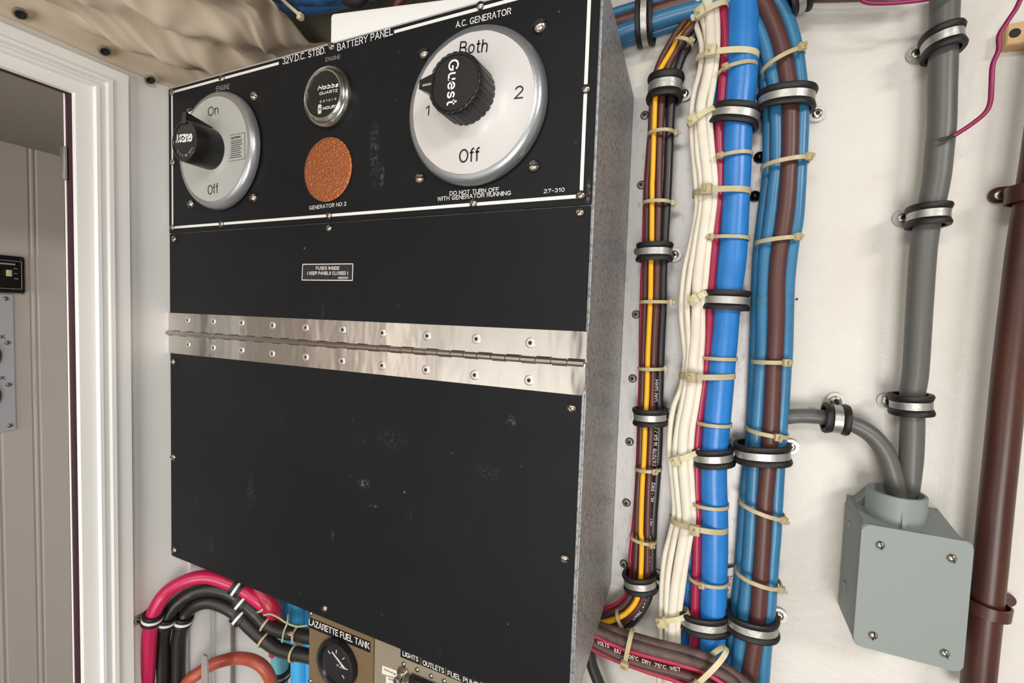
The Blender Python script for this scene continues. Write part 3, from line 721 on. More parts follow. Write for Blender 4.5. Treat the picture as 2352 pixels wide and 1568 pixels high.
cable([(1612, -60), (1620, -20), (1629, 30), (1632, 80), (1632, 134), (1622, 187), (1610, 241), (1612, 295), (1618, 348), (1624, 402), (1625, 454), (1619, 507), (1610, 574), (1602, 641), (1600, 708), (1597, 775), (1592, 827), (1589, 880), (1580, 934), (1570, 988), (1568, 1054), (1573, 1121), (1578, 1190), (1571, 1230), (1562, 1280), (1553, 1330), (1547, 1380), (1544, 1420), (1542, 1475), (1540, 1530), (1538, 1580)], [22] * 25 + [20] * 6, .112, CREAM, 'widest cream flat cable, third of the four cream cables', flat=.5)
cable([(1630, -60), (1638, -20), (1645, 30), (1647, 80), (1645, 134), (1638, 190), (1629, 250), (1631, 300), (1635, 348), (1641, 402), (1641, 454), (1635, 507), (1626, 574), (1620, 641), (1613, 708), (1612, 775), (1609, 827), (1606, 880), (1598, 934), (1589, 988), (1586, 1050), (1589, 1121), (1592, 1190), (1583, 1240), (1573, 1303), (1566, 1355), (1559, 1407), (1556, 1467), (1556, 1530), (1555, 1580)], 15, .114, CREAM, 'rightmost cream flat cable, next to the magenta cable', flat=.7)
cable([(1652, -60), (1655, -20), (1661, 30), (1665, 80), (1664, 134), (1660, 188), (1656, 241), (1651, 308), (1652, 360), (1652, 413), (1650, 467), (1645, 507), (1640, 574), (1634, 641), (1630, 721), (1626, 788), (1623, 830), (1617, 880), (1609, 934), (1602, 1001), (1600, 1060), (1600, 1121), (1603, 1180), (1601, 1230), (1600, 1290), (1598, 1342), (1596, 1407), (1594, 1472), (1592, 1520), (1590, 1580)], 20, .117, REDC, 'magenta cable squeezed between the cream cables and the thick bright blue cable')
cable([(1716, -60), (1712, -20), (1708, 30), (1707, 80), (1705, 134), (1703, 188), (1698, 241), (1693, 321), (1692, 380), (1690, 440), (1687, 500), (1684, 550), (1679, 610), (1672, 668), (1668, 721), (1663, 780), (1658, 827), (1652, 894), (1646, 961), (1641, 1028), (1638, 1095), (1640, 1175), (1640, 1264), (1639, 1320), (1638, 1380), (1636, 1446), (1634, 1500), (1630, 1580)],
      [74, 72, 70, 70, 69, 67, 65, 62, 61, 60, 60, 61, 62, 59, 57, 58, 59, 60, 60, 58, 58, 59, 59, 58, 58, 58, 58, 58], .120, BLU, 'thick bright blue cable in the middle run, thickest of all the wall cables', n=20)
bb = cable([(1648, 120), (1641, 214), (1638, 300), (1640, 420), (1636, 500), (1624, 620), (1612, 730), (1600, 860), (1590, 1000), (1588, 1120), (1590, 1230), (1583, 1310), (1577, 1370), (1573, 1430), (1571, 1500), (1568, 1580)], 24, .129, BLU, 'slimmer blue cable mostly hidden behind the cream and magenta cables')
for s, a, b in (('DIST CABLE', (1580, 1328), (1577, 1385)), ('600', (1574, 1445), (1572, 1475))):
    ptext('lettering', s, a, b, 9, .1215, mat('blue_print', (16, 60, 110), .5), bb, lift=.0006)

# run C : blue, brown, blue
cable([(1700, -70), (1735, -20), (1758, 13), (1777, 54), (1795, 107), (1806, 161), (1813, 214), (1815, 268), (1814, 348), (1811, 402), (1808, 450), (1801, 507), (1790, 574), (1785, 620), (1783, 660), (1783, 721), (1780, 802), (1777, 840), (1774, 907), (1770, 988), (1763, 1080), (1757, 1148), (1754, 1210), (1749, 1290), (1742, 1394), (1734, 1472), (1726, 1524), (1716, 1590)], 36, .115, BRN, 'thick brown cable in the middle of the blue bundle', flat=.9)
cable([(1725, -70), (1765, -20), (1792, 13), (1812, 54), (1827, 107), (1835, 161), (1840, 214), (1842, 268), (1839, 348), (1836, 402), (1834, 440), (1829, 507), (1819, 561), (1810, 641), (1807, 721), (1805, 802), (1802, 840), (1798, 907), (1792, 988), (1786, 1085), (1781, 1175), (1778, 1230), (1773, 1290), (1766, 1394), (1757, 1485), (1752, 1550), (1750, 1600)], 30, .119, BLU2, 'steel blue cable on the right side of the thick brown cable')
cable([(1700, 20), (1725, 40), (1744, 64), (1760, 107), (1773, 161), (1780, 201), (1784, 268), (1785, 348), (1782, 402), (1777, 440), (1768, 520), (1758, 588), (1755, 654), (1752, 721), (1751, 802), (1748, 850), (1744, 900), (1740, 961), (1735, 1028), (1731, 1095), (1727, 1175), (1724, 1230), (1720, 1290), (1711, 1394), (1702, 1472), (1695, 1530), (1690, 1600)], 30, .119, BLU2, 'steel blue cable on the left side of the thick brown cable')
cable([(1735, 60), (1748, 110), (1757, 180), (1764, 250), (1766, 300), (1764, 402), (1758, 454), (1750, 520), (1742, 600), (1738, 720), (1734, 830), (1728, 960), (1722, 1050), (1714, 1120), (1708, 1200), (1700, 1316), (1690, 1400), (1682, 1480), (1674, 1590)], 26, .129, BLU2, 'dull blue cable behind, at the shadowed left edge of the blue and brown bundle')

# horizontal run at the top, behind the cabinet and the vertical runs
def hcable(pts, wpx, Y, m, label): return cable(pts, wpx, Y, m, label)
hcable([(1250, 78), (1340, 58), (1417, 28), (1500, 4), (1580, -18), (1700, -50), (1800, -60), (1960, -90)], 22, .128, BLU2, 'upper blue cable of the horizontal run across the top of the wall')
hcable([(1250, 110), (1340, 82), (1420, 52), (1500, 28), (1565, 8), (1660, -14), (1760, -20), (1860, -15), (2000, -18), (2100, -25)], [30, 30, 30, 32, 32, 32, 34, 36, 36, 36], .118, BRN, 'brown cable of the horizontal run across the top of the wall')
hcable([(1250, 150), (1340, 112), (1423, 78), (1500, 50), (1578, 26), (1660, 6), (1740, -14), (1800, -40)], 38, .119, BLU2, 'lower blue cable of the horizontal run across the top of the wall')
hcable([(1250, 175), (1340, 138), (1433, 98), (1510, 72), (1578, 50), (1660, 28), (1740, 4), (1800, -30)], 22, .130, BLU2, 'lowest thin blue cable of the horizontal run, against the wall')

# run E : diagonal dusty brown cables across the bottom
YE = .094
cable([(1330, 1420), (1374, 1438), (1410, 1450), (1444, 1461), (1522, 1483), (1600, 1502), (1652, 1526), (1704, 1562), (1745, 1600)], 24, YE + .006, BRN2, 'top dusty brown cable of the diagonal run at the bottom')
cable([(1330, 1428), (1374, 1448), (1431, 1472), (1509, 1496), (1587, 1517), (1652, 1543), (1690, 1570), (1720, 1605)], 22, YE, BRN2, 'second dusty brown cable from the top of the diagonal run')
cable([(1330, 1435), (1371, 1461), (1431, 1489), (1496, 1508), (1561, 1525), (1626, 1547), (1690, 1590)], 13, YE - .001, REDD, 'upper thin red cable of the diagonal run at the bottom')
e3 = cable([(1330, 1452), (1366, 1476), (1431, 1508), (1496, 1529), (1561, 1545), (1610, 1562), (1660, 1590)], 24, YE, BRN, 'brown cable with white print in the diagonal run at the bottom')
cable([(1330, 1468), (1366, 1492), (1400, 1508), (1431, 1521), (1496, 1544), (1550, 1561), (1610, 1585)], 12, YE + .004, REDD, 'lower thin red cable along the underside of the diagonal run')
for s, a, b in (('VOLTS', (1372, 1478), (1399, 1487)), ('(UL)', (1411, 1496), (1426, 1500)), ('105*C', (1440, 1509), (1467, 1517)), ('DRY', (1475, 1520), (1495, 1527)), ('75*C', (1503, 1529), (1531, 1536)), ('WET', (1539, 1537), (1564, 1541))):
    ptext('lettering', s, a, b, 9, YE - .0052, INKW, e3, lift=.0006)

# ------------------------------------------------------------------ cushioned P clamps
def outline_plate(c, d, L0, L1, hw, y0, y1, mt, parent, name='mounting_tab'):
    """rounded plate in the wall plane running from c+d*L0 to c+d*L1 with round end"""
    n = Vector((-d.z, 0, d.x)); poly = [c + d * L0 - n * hw, c + d * (L1 - hw) - n * hw]
    for i in range(1, 12):
        t = -math.pi / 2 + math.pi * i / 12; poly.append(c + d * (L1 - hw) + d * math.cos(t) * hw + n * math.sin(t) * hw)
    poly += [c + d * (L1 - hw) + n * hw, c + d * L0 + n * hw]
    return link(name, prism([(p.x, p.z) for p in poly], y0, y1), mt, parent)
def pclamp(L, R, Yc, b, h, tab, label, wall=YW, lip=.0030, group='cushioned cable clamps'):
    p, q = at(*L, Yc), at(*R, Yc); c = (p + q) / 2; A = (q - p) / 2 * .93; Bv = Vector((0, b, 0)); a = A.length
    t = thing('cable_clamp', label, 'cable clamp', (c.x, c.y, c.z), group)
    H = h / 2
    cush = [(0, -H), (lip, -H), (lip + .0006, -H * .80), (lip * .9, -H * .46), (.0012, -H * .38), (.0012, H * .38), (lip * .9, H * .46), (lip + .0006, H * .80), (lip, H), (0, H)]
    link('rubber_cushion', loop_sweep(c, A, Bv, cush, 56, 2.3), RUB, t)
    link('steel_band', loop_sweep(c, A, Bv, [(.0012, -H * .36), (.0023, -H * .36), (.0023, H * .36), (.0012, H * .36)], 56, 2.3), BAND, t)
    if tab:
        s = at(*tab, wall - .003); cc = Vector((c.x, 0, c.z)); d = Vector((s.x - cc.x, 0, s.z - cc.z)); D = d.length; d.normalize()
        outline_plate(cc, d, max(a * .75, D - .014), D + .0068, .0066, wall - .0028, wall - .0015, BAND, t)
        screw('square', (s.x, wall - .0028, s.z), .0040, t, 20, [SCREW, DARKS], yfac=1.2)
    return t
PW = .1385
pclamp((1492, 209), (1564, 200), .119, .0125, .022, (1572, 215), 'topmost clamp on the thin yellow and brown bundle', PW)
pclamp((1467, 581), (1540, 579), .119, .0125, .017, (1549, 585), 'second clamp from the top on the thin bundle, level with the plate corner screw', PW)
pclamp((1459, 954), (1529, 957), .119, .0125, .016, (1540, 956), 'third clamp from the top on the thin yellow and brown bundle', PW)
pclamp((1437, 1330), (1505, 1336), .119, .0125, .016, (1516, 1327), 'lowest clamp on the thin bundle, where it bends left', PW)
pclamp((1634, 268), (1742, 274), .121, .0145, .017, None, 'topmost clamp on the thick bright blue cable', PW)
pclamp((1617, 688), (1718, 692), .121, .0145, .0175, None, 'second clamp from the top on the thick bright blue cable', PW)
pclamp((1594, 1046), (1682, 1046), .121, .0145, .0165, None, 'third clamp from the top on the thick bright blue cable', PW)
pclamp((1563, 1412), (1674, 1428), .121, .0150, .017, None, 'lowest clamp on the thick bright blue cable', PW)
pclamp((1741, 240), (1870, 228), .120, .0160, .017, (1877, 261), 'topmost clamp on the blue and brown bundle')
pclamp((1690, 1036), (1814, 1042), .120, .0160, .017, (1816, 1026), 'middle clamp on the blue and brown bundle')
pclamp((1671, 1415), (1786, 1440), .120, .0160, .017, (1789, 1414), 'lowest clamp on the blue and brown bundle')
pclamp((1482, 100), (1486, -20), .121, .0160, .015, None, 'clamp round the horizontal cable run at the top, beside the cabinet')
pclamp((1842, 22), (1812, -60), .118, .0120, .015, None, 'clamp round the horizontal brown cable, right of the blue bundle at the top edge')

# ------------------------------------------------------------------ cable ties
def tie(L, R, head, Yc, b, label, wd=.0034, m=None, e=2.3):
    m = m or NYLON
    p, q = at(*L, Yc), at(*R, Yc); c = (p + q) / 2; A = (q - p) / 2; Bv = Vector((0, -b, 0))
    t = thing('cable_tie', label, 'cable tie', (c.x, c.y, c.z), 'nylon cable ties'); H = wd / 2
    link('strap', loop_sweep(c, A, Bv, [(0, -H), (.0011, -H), (.0011, H), (0, H)], 44, e), m, t)
    if head:
        hp = at(*head, Yc); u = max(-1.0, min(1.0, (hp - c).dot(A) / A.length_squared)); th = math.acos(u); s = lambda v: math.copysign(abs(v) ** (2 / e), v)
        th = math.acos(math.copysign(abs(u) ** (e / 2), u))
        P = c + A * s(math.cos(th)) + Bv * s(math.sin(th)); P2 = c + A * s(math.cos(th + .02)) + Bv * s(math.sin(th + .02))
        if (P2 - P).length < 1e-7: T = Bv.normalized()
        else: T = (P2 - P).normalized()
        U = A.cross(Bv).normalized(); N = T.cross(U).normalized()
        if N.dot(P - c) < 0: N = -N
        M = Matrix((T, N, U)).transposed().to_4x4(); M.translation = P
        bm = bmesh.new(); k = wd / .0034
        add_box(bm, (-.0030 * k, .0002, -.0031 * k), (.0030 * k, .0040 * k, .0031 * k), M, .0006)
        add_box(bm, (-.0008, .003, -.0014 * k), (.0006, .0068 * k, .0014 * k), M, .0002)
        link('head', fin(bm, True, 40), m, t)
    return t
O = ['topmost', 'second from the top', 'third from the top', 'fourth from the top', 'fifth from the top', 'sixth from the top', 'lowest']
TA = [((1549, 101), (1590, 108), (1583, 111)), ((1490, 312), (1548, 306), (1556, 310)), ((1479, 468), (1541, 466), (1546, 471)), ((1472, 694), (1536, 694), (1541, 695)), ((1467, 845), (1524, 846), (1529, 847)), ((1461, 1073), (1518, 1076), (1506, 1084)), ((1449, 1226), (1506, 1243), (1497, 1247))]
for i, (l, r, h) in enumerate(TA): tie(l, r, h, .119, .0115, '%s cable tie round the thin yellow and brown bundle' % O[i], .0030)
tie((1419, 1398), (1441, 1441), (1438, 1434), .119, .0110, 'cable tie on the bend at the foot of the thin yellow bundle', .0030)
TW = [((1600, 48), (1670, 12), (1613, 42)), ((1583, 290), (1642, 252), (1597, 287)), ((1584, 695), (1626, 672), (1597, 688)), ((1540, 1056), (1606, 1034), (1556, 1052)), ((1514, 1416), (1581, 1406), (1526, 1417))]
OW = ['topmost', 'second from the top', 'third from the top', 'fourth from the top', 'lowest']
for i, (l, r, h) in enumerate(TW): tie(l, r, h, .115, .0085, '%s cable tie round only the cream flat cables' % OW[i], .0048, NYLON2)
TB = [((1598, 142), (1741, 130), (1636, 136)), ((1593, 447), (1722, 441), (1626, 441)), ((1562, 862), (1687, 863), (1592, 864)), ((1540, 1188), (1670, 1214), (1597, 1208))]
OB = ['topmost', 'second from the top', 'third from the top', 'lowest']
for i, (l, r, h) in enumerate(TB): tie(l, r, h, .119, .0145, '%s wide cable tie round the cream and bright blue cables together' % OB[i], .0050, NYLON if i else NYLON2)
TR = [((1650, 175), (1738, 153), (1668, 166)), ((1645, 368), (1727, 356), (1657, 364)), ((1631, 548), (1720, 549), (1637, 548)), ((1614, 820), (1692, 824), None), ((1602, 967), (1679, 975), None), ((1590, 1150), (1672, 1160), None), ((1584, 1320), (1672, 1336), (1614, 1336))]
for i, (l, r, h) in enumerate(TR): tie(l, r, h, .1195, .0138, '%s narrow cable tie round the magenta and bright blue cables' % O[i], .0030)
TC = [((1750, 170), (1845, 122), (1832, 128)), ((1750, 388), (1857, 368), (1848, 372)), ((1736, 560), (1832, 548), (1823, 550)), ((1728, 829), (1818, 830), (1798, 831)), ((1716, 982), (1808, 1000), (1780, 1000)), ((1698, 1148), (1800, 1186), (1791, 1187)), ((1690, 1306), (1792, 1342), (1786, 1343))]
for i, (l, r, h) in enumerate(TC): tie(l, r, h, .1195, .0150, '%s cable tie round the blue and brown bundle' % O[i], .0034)
tie((1452, 1448), (1434, 1532), (1436, 1508), YE, .0085, 'left cable tie round the diagonal cable run at the bottom', .0040)
tie((1668, 1490), (1566, 1584), (1602, 1552), YE, .0105, 'right cable tie slanting round the diagonal cable run at the bottom', .0044, NYLON2)

# ------------------------------------------------------------------ right side: conduit, box, wire, pipe
cable([(2172, -40), (2170, 0), (2168, 71), (2165, 179), (2163, 286), (2158, 339), (2151, 411), (2137, 482), (2122, 560), (2112, 700), (2103, 850), (2095, 910), (2095, 979), (2093, 1049), (2091, 1118), (2090, 1150)], [56, 55, 54, 53, 52, 52, 51, 50, 50, 49, 48, 47, 46, 45, 36, 30], .122, GREYC, 'straight grey conduit running down the wall into the grey box', name='conduit', cat='conduit', n=20)
cable([(1730, 985, .130), (1770, 968, .130), (1812, 957), (1850, 955), (1891, 958), (1924, 963), (1966, 977), (2003, 1000), (2031, 1035), (2046, 1072), (2058, 1118), (2064, 1150)], [33, 33, 33, 33, 34, 35, 37, 38, 39, 40, 40, 38], .122, GREYC, 'curved grey conduit arching from behind the blue bundle into the grey box', name='conduit', cat='conduit', n=20)
pclamp((2205, 88), (2124, 110), .121, .0135, .0165, (2106, 123), 'topmost clamp on the straight grey conduit')
pclamp((2174, 494), (2090, 499), .121, .0135, .0160, (2074, 500), 'middle clamp on the straight grey conduit')
pclamp((2134, 928), (2050, 927), .121, .0135, .0160, (2038, 920), 'lowest clamp on the straight grey conduit, above the grey box')
pclamp((1916, 988), (1922, 934), .121, .0125, .0170, (1919, 920), 'clamp on the curved grey conduit')

jb = thing('junction_box', 'grey plastic junction box with screwed cover and conduit hub on the wall', 'junction box', (.14, .1, 1.256))
jx0, jx1, jz0, jz1, jy = .1089, .1722, 1.2565, 1.3520, .0855
bm = bmesh.new()
add_box(bm, (jx0, jy + .003, jz0), (jx1 + .001, YW - .0005, jz1 - .002), None, .003)
link('body', fin(bm, True, 40), PVC, jb)
cov = link('cover', prism(rrect(jx0 - .0004, jz0 - .0006, jx1 + .0014, jz1, .0045, 6), jy, jy + .0034, .0008), PVC, jb)
for x, y in ((2022, 1251), (2186, 1281), (2005, 1458), (2170, 1499)):
    screw('slot', at(x, y, jy), .0030, cov, 60 + random.random() * 60, [SCREW, DARKS])
# sloping shoulder between cover and hub, and the hub itself (vertical open tube)
hc = Vector(((at(1995, 1115, .11).x + at(2132, 1140, .11).x) / 2, .113, 0)); hr = .0192; hz1 = at(2065, 1128, .113).z
bm = bmesh.new()
def vlathe(bm, prof, cx, cy, n=40, sx=1, sy=1):
    rings = [[bm.verts.new((cx + r * sx * math.cos(2 * math.pi * i / n), cy + r * sy * math.sin(2 * math.pi * i / n), z)) for i in range(n)] for r, z in prof]
    for A, B in zip(rings, rings[1:]):
        for i in range(n): bm.faces.new((A[i], A[(i + 1) % n], B[(i + 1) % n], B[i]))
    return rings
vlathe(bm, [(hr, jz1 - .012), (hr, hz1 - .0006), (hr - .0006, hz1), (hr - .0022, hz1), (hr - .0026, hz1 - .0006), (hr - .0026, hz1 - .014)], hc.x, hc.y)
link('conduit_hub', fin(bm, True, 40), PVC, jb)
bm = bmesh.new(); r = vlathe(bm, [(hr - .0026, hz1 - .010)], hc.x, hc.y); bm.faces.new(r[0]); link('hub_opening', fin(bm, False), DARKS, jb)
def solid(bm, pts_a, pts_b):
    A = [bm.verts.new(p) for p in pts_a]; B = [bm.verts.new(p) for p in pts_b]; n = len(A)
    bm.faces.new(A); bm.faces.new(B[::-1])
    for i in range(n): bm.faces.new((A[i], A[(i + 1) % n], B[(i + 1) % n], B[i]))
bm = bmesh.new()
# shoulder: low at the cover, rising to the wall
solid(bm, [(jx0 + .001, jy + .004, jz1 - .004), (jx0 + .001, YW - .0005, jz1 - .004), (jx0 + .001, YW - .0005, jz1 + .004), (jx0 + .003, jy + .012, jz1 - .0002)],
      [(jx1 - .001, jy + .004, jz1 - .004), (jx1 - .001, YW - .0005, jz1 - .004), (jx1 - .001, YW - .0005, jz1 + .004), (jx1 - .003, jy + .012, jz1 - .0002)])
# gussets left and right of the hub
gz = at(2065, 1128, .131).z
gpl = [(jx0 + .0002, jz1 - .006), (jx0 + .0002, jz1 - .0035), (hc.x - hr * .62, gz - .0005), (hc.x + hr * .95, gz + .0008), (jx1 - .0005, jz1 - .012), (jx1 - .0005, jz1 - .018)]
solid(bm, [(a_, .1255, b_) for a_, b_ in gpl], [(a_, YW - .0005, b_) for a_, b_ in gpl])
# front rib
solid(bm, [(hc.x - .0012, jy + .006, jz1 - .003), (hc.x - .0012, hc.y - hr + .001, jz1 - .003), (hc.x - .0012, hc.y - hr + .001, hz1 - .003)],
      [(hc.x + .0014, jy + .006, jz1 - .003), (hc.x + .0014, hc.y - hr + .001, jz1 - .003), (hc.x + .0014, hc.y - hr + .001, hz1 - .003)])
link('shoulder', fin(bm, True, 20), PVC, jb)
bm = bmesh.new()
for z in (1.336, 1.284): add_box(bm, (jx0 - .0012, .118, z - .004), (jx0 + .001, .123, z + .004), None, .0008)
link('side_lug', fin(bm, True, 40), PVC, jb)

cable([(2352, -20, .10), (2343, 0, .10), (2333, 21, .10), (2311, 54, .10), (2295, 82, .10), (2294, 114, .10), (2280, 150, .10), (2277, 200, .10), (2274, 236, .102), (2261, 261, .104), (2226, 289, .106), (2190, 312, .108)], 10, .10, WIREM, 'thin magenta wire looping down the wall to the grey conduit', name='wire', cat='wire')
cable([(2194, 310, .1078), (2176, 317, .108), (2156, 322, .1085)], 8, .1, BLKC, 'short black sleeve end of the magenta wire on the grey conduit', name='wire_sleeve', cat='sleeve')
cable([(1955, -40, .105), (1972, -8, .105), (1993, 6, .105), (2047, 7, .105), (2118, 0, .105), (2150, -8, .105), (2200, -30, .105)], 9, .1, WIREM, 'thin magenta wire dipping into view at the top edge, left of the grey conduit', name='wire', cat='wire')
pp = [(2424, 60), (2400, 250), (2376, 420), (2353, 560), (2336, 700), (2320, 840), (2303, 1010), (2287, 1165), (2270, 1340), (2250, 1530), (2242, 1620)]
cable(pp, 60, .118, BPIPE, 'brown vertical pipe along the right edge of the wall', name='pipe', cat='pipe', n=24)
t = thing('pipe_clamp', 'brown painted clamp tab at the upper end of the brown pipe', 'pipe clamp', at(2330, 446, .12))
s = at(2296, 448, .137); d = (at(2352, 442, .137) - s).normalized(); d = Vector((d.x, 0, d.z)).normalized()
outline_plate(Vector((s.x, 0, s.z)), -d, -.020, .0066, .006, .1365, .1385, BPIPE, t)
screw('square', (s.x, .1362, s.z), .0042, t, 10, [SCREW, DARKS], yfac=1.3)
cc = at(2371, 446, .118); link('strap', loop_sweep(cc, Vector((.0128, 0, 0)), Vector((0, .0128, 0)), [(0, -.006), (.0014, -.006), (.0014, .006), (0, .006)], 32), BPIPE, t)
t = thing('pipe_clamp', 'brown painted clamp round the brown pipe beside the grey box', 'pipe clamp', at(2268, 1400, .12))
cc = at(2265, 1392, .118); link('strap', loop_sweep(cc, Vector((.0125, 0, -.0008)), Vector((0, .0125, 0)), [(0, -.0045), (.0014, -.0045), (.0014, .0045), (0, .0045)], 32), BPIPE, t)
s = at(2312, 1403, .137)
outline_plate(Vector((cc.x, 0, cc.z)), Vector((1, 0, 0)), .008, s.x - cc.x + .005, .0050, .1365, .1385, BPIPE, t)
screw('square', (s.x, .1362, s.z), .0034, t, 10, [mat('dark_screw', (60, 40, 36), .4, .6), DARKS], yfac=1.3)
outline_plate(Vector((cc.x, 0, cc.z)), Vector((-1, 0, 0)), .008, .020, .0050, .1365, .1385, BPIPE, t)
# plywood block at the right edge
wp = [at(*p, .13) for p in ((2311, 58), (2400, 44), (2404, 96), (2307, 106))]
wd_ = link('plywood_block', prism([(p.x, p.z) for p in wp], .128, YW - .0005, .0006), WOOD, None, label='small plywood block with a dark hole at the top right corner', cat='wood block')
hcn = at(2331, 76, .128); link('hole', lathe([(.0033, 0), (.0033, .0003), (0, .0003)], (hcn.x, .128, hcn.z), 20), DARKS, wd_)
link('nail_hole', lathe([(.0012, 0), (.0012, .0003), (0, .0003)], (at(1830, 687, YW).x, YW, at(1830, 687, YW).z), 12), WMARK, None, label='tiny dark nail hole in the white wall right of the blue bundle', cat='hole')

# small tag with red print between bundles
tg = [at(*p, .134) for p in ((1669, 1305), (1690, 1300), (1688, 1345), (1680, 1372), (1667, 1374), (1670, 1345))]
tag_ = link('paper_tag', prism([(p.x, p.z) for p in tg], .133, .1336), PAPER, None, label='torn cream paper tag with dark red print behind the bright blue cable', cat='tag')
ptext('lettering', 'SOA', (1672, 1360), (1684, 1322), 11, .133, mat('dark_red_ink', (120, 30, 50), .5), tag_, lift=.0003)

# ------------------------------------------------------------------ lower left: battery cables
def cable3(P, r, m, label, name='battery_cable', cat='cable', n=18, group=None):
    return link(name, tube([Vector(p) for p in P], r, n, 1, 8), m, None, label=label, cat=cat, group=group)
def mix(pts, X):
    """(px,py,y) points; y None -> on plane x=X"""
    return [atx(p[0], p[1], X) if p[2] is None else at(*p) for p in pts]
YA = .0
Pk = [(330, 1700, -.026), (333, 1620, -.026), (337, 1566, -.026), (340, 1520, -.026), (342, 1484, -.026), (345, 1448, -.026), (350, 1419, -.026), (358, 1397, -.024), (376, 1368, -.018), (402, 1346, -.008), (443, 1328, .006), (484, 1325, .018), (525, 1338, .030), (545, 1348, .036), (570, 1362, .042), (606, 1388, .05), (622, 1410, .06), (630, 1450, .085), (632, 1500, .09)]
Pk = [at(*p) for p in Pk]
cable3(Pk, .0081, PINK, 'thick magenta battery cable looping up under the cabinet, outermost of the three')
K1 = [at(*p) for p in ((366, 1700, -.010), (369, 1630, -.010), (372, 1566, -.010), (372, 1500, -.010), (373, 1464, -.010), (381, 1425, -.010), (394, 1400, -.006), (413, 1379, .0), (443, 1361, .010), (484, 1352, .020), (525, 1360, .030), (556, 1380, .038), (586, 1407, .044), (611, 1432, .050), (645, 1448, .054), (684, 1456, .058), (712, 1462, .060), (790, 1480, .07), (860, 1500, .08))]
cable3(K1, .0081, BLKF, 'black battery cable looping inside the magenta one, upper of the two black cables')
K2 = [at(*p) for p in ((404, 1700, .004), (406, 1630, .004), (408, 1566, .004), (409, 1500, .004), (411, 1464, .004), (420, 1425, .006), (432, 1403, .010), (455, 1387, .015), (486, 1382, .022), (525, 1396, .030), (551, 1415, .036), (576, 1440, .040), (607, 1468, .044), (640, 1490, .048), (676, 1500, .052), (709, 1506, .056), (790, 1525, .07), (860, 1540, .08))]
cable3(K2, .0081, BLKF, 'lower black battery cable, innermost of the three loops')
cable3([at(*p) for p in ((590, 1330, .055), (606, 1362, .052), (620, 1385, .052), (628, 1400, .056), (640, 1440, .075))], .0098, REDD, 'short dark red cable end under the cabinet beside the light blue cables')
def rclamp(P, i, rr, h, label, bandm=None, wall_tab=None):
    c = Vector(P[i]); T = (Vector(P[i + 1]) - Vector(P[i - 1])).normalized()
    n = T.cross(Vector((0, 1, 0))).normalized(); b = T.cross(n).normalized()
    t = thing('cable_clamp', label, 'cable clamp', c, 'cushioned cable clamps'); H = h / 2
    cush = [(0, -H), (.0022, -H), (.0026, -H * .7), (.0022, -H * .3), (.001, -H * .25), (.001, H * .25), (.0022, H * .3), (.0026, H * .7), (.0022, H), (0, H)]
    link('rubber_cushion', loop_sweep(c, n * rr, b * rr, cush, 32), RUB, t)
    link('steel_band', loop_sweep(c, n * rr, b * rr, [(.001, -H * .25), (.0026, -H * .25), (.0026, H * .25), (.001, H * .25)], 32), INKW if bandm is None else bandm, t)
    if wall_tab:
        s = atx(*wall_tab, XL + .002)
        bm = bmesh.new(); add_box(bm, (XL + .0002, s.y - .006, s.z - .006), (XL + .0016, c.y, s.z + .006), None, .0005)
        link('mounting_tab', fin(bm, True, 40), BAND, t)
        screw('square', (XL + .0016, s.y, s.z), .0036, t, 0, [SCREW, DARKS], facing='+x')
    return t
rclamp(Pk, 6, .0083, .0125, 'wall clamp on the magenta battery cable, low on the door wall', wall_tab=(315, 1425))
rclamp(K1, 5, .0083, .0125, 'middle of the three clamps low on the door wall, on the upper black cable')
rclamp(K2, 5, .0083, .0125, 'rightmost of the three clamps low on the door wall, on the lower black cable')
rclamp(Pk, 13, .0083, .013, 'slim clamp on the magenta battery cable at the cabinet edge')
rclamp(K1, 11, .0083, .013, 'slim clamp on the upper black battery cable under the cabinet')
rclamp(K2, 10, .0083, .013, 'slim clamp on the lower black battery cable under the cabinet')
# light blue verticals behind
BT = [at(*p) for p in ((655, 1330, .095), (652, 1390, .095), (648, 1450, .095), (644, 1500, .095), (642, 1545, .095), (641, 1600, .095), (640, 1700, .095))]
cable3(BT, [px2m(19, p) for p in BT], TEAL, 'teal vertical cable behind the black battery cables, left of the light blue ones', name='cable')
B2 = [at(*p) for p in ((684, 1330, .092), (686, 1420, .092), (687, 1480, .092), (688, 1545, .092), (688, 1600, .092), (688, 1700, .092))]
cable3(B2, [px2m(19, p) for p in B2], BLU3, 'light blue vertical cable behind the black battery cables, beside the fuel gauge panel', name='cable')
B3 = [at(*p) for p in ((664, 1330, .086), (666, 1380, .086), (667, 1410, .088), (664, 1440, .096), (660, 1480, .11))]
cable3(B3, [px2m(16, p) for p in B3], BLU3, 'light blue cable bending away under the cabinet, between the teal and the vertical blue cable', name='cable')
B4 = [at(*p) for p in ((716, 1360, .10), (717, 1450, .10), (718, 1600, .10))]
cable3(B4, [px2m(16, p) for p in B4], BLU3, 'light blue vertical cable half hidden by the fuel gauge panel edge', name='cable')
rclamp(BT, 4, px2m(20, BT[4]), .013, 'clamp on the teal cable at the bottom edge', BAND)
rclamp(B2, 4, px2m(20, B2[4]), .013, 'clamp on the light blue cable at the bottom edge beside the fuel gauge panel', BAND)
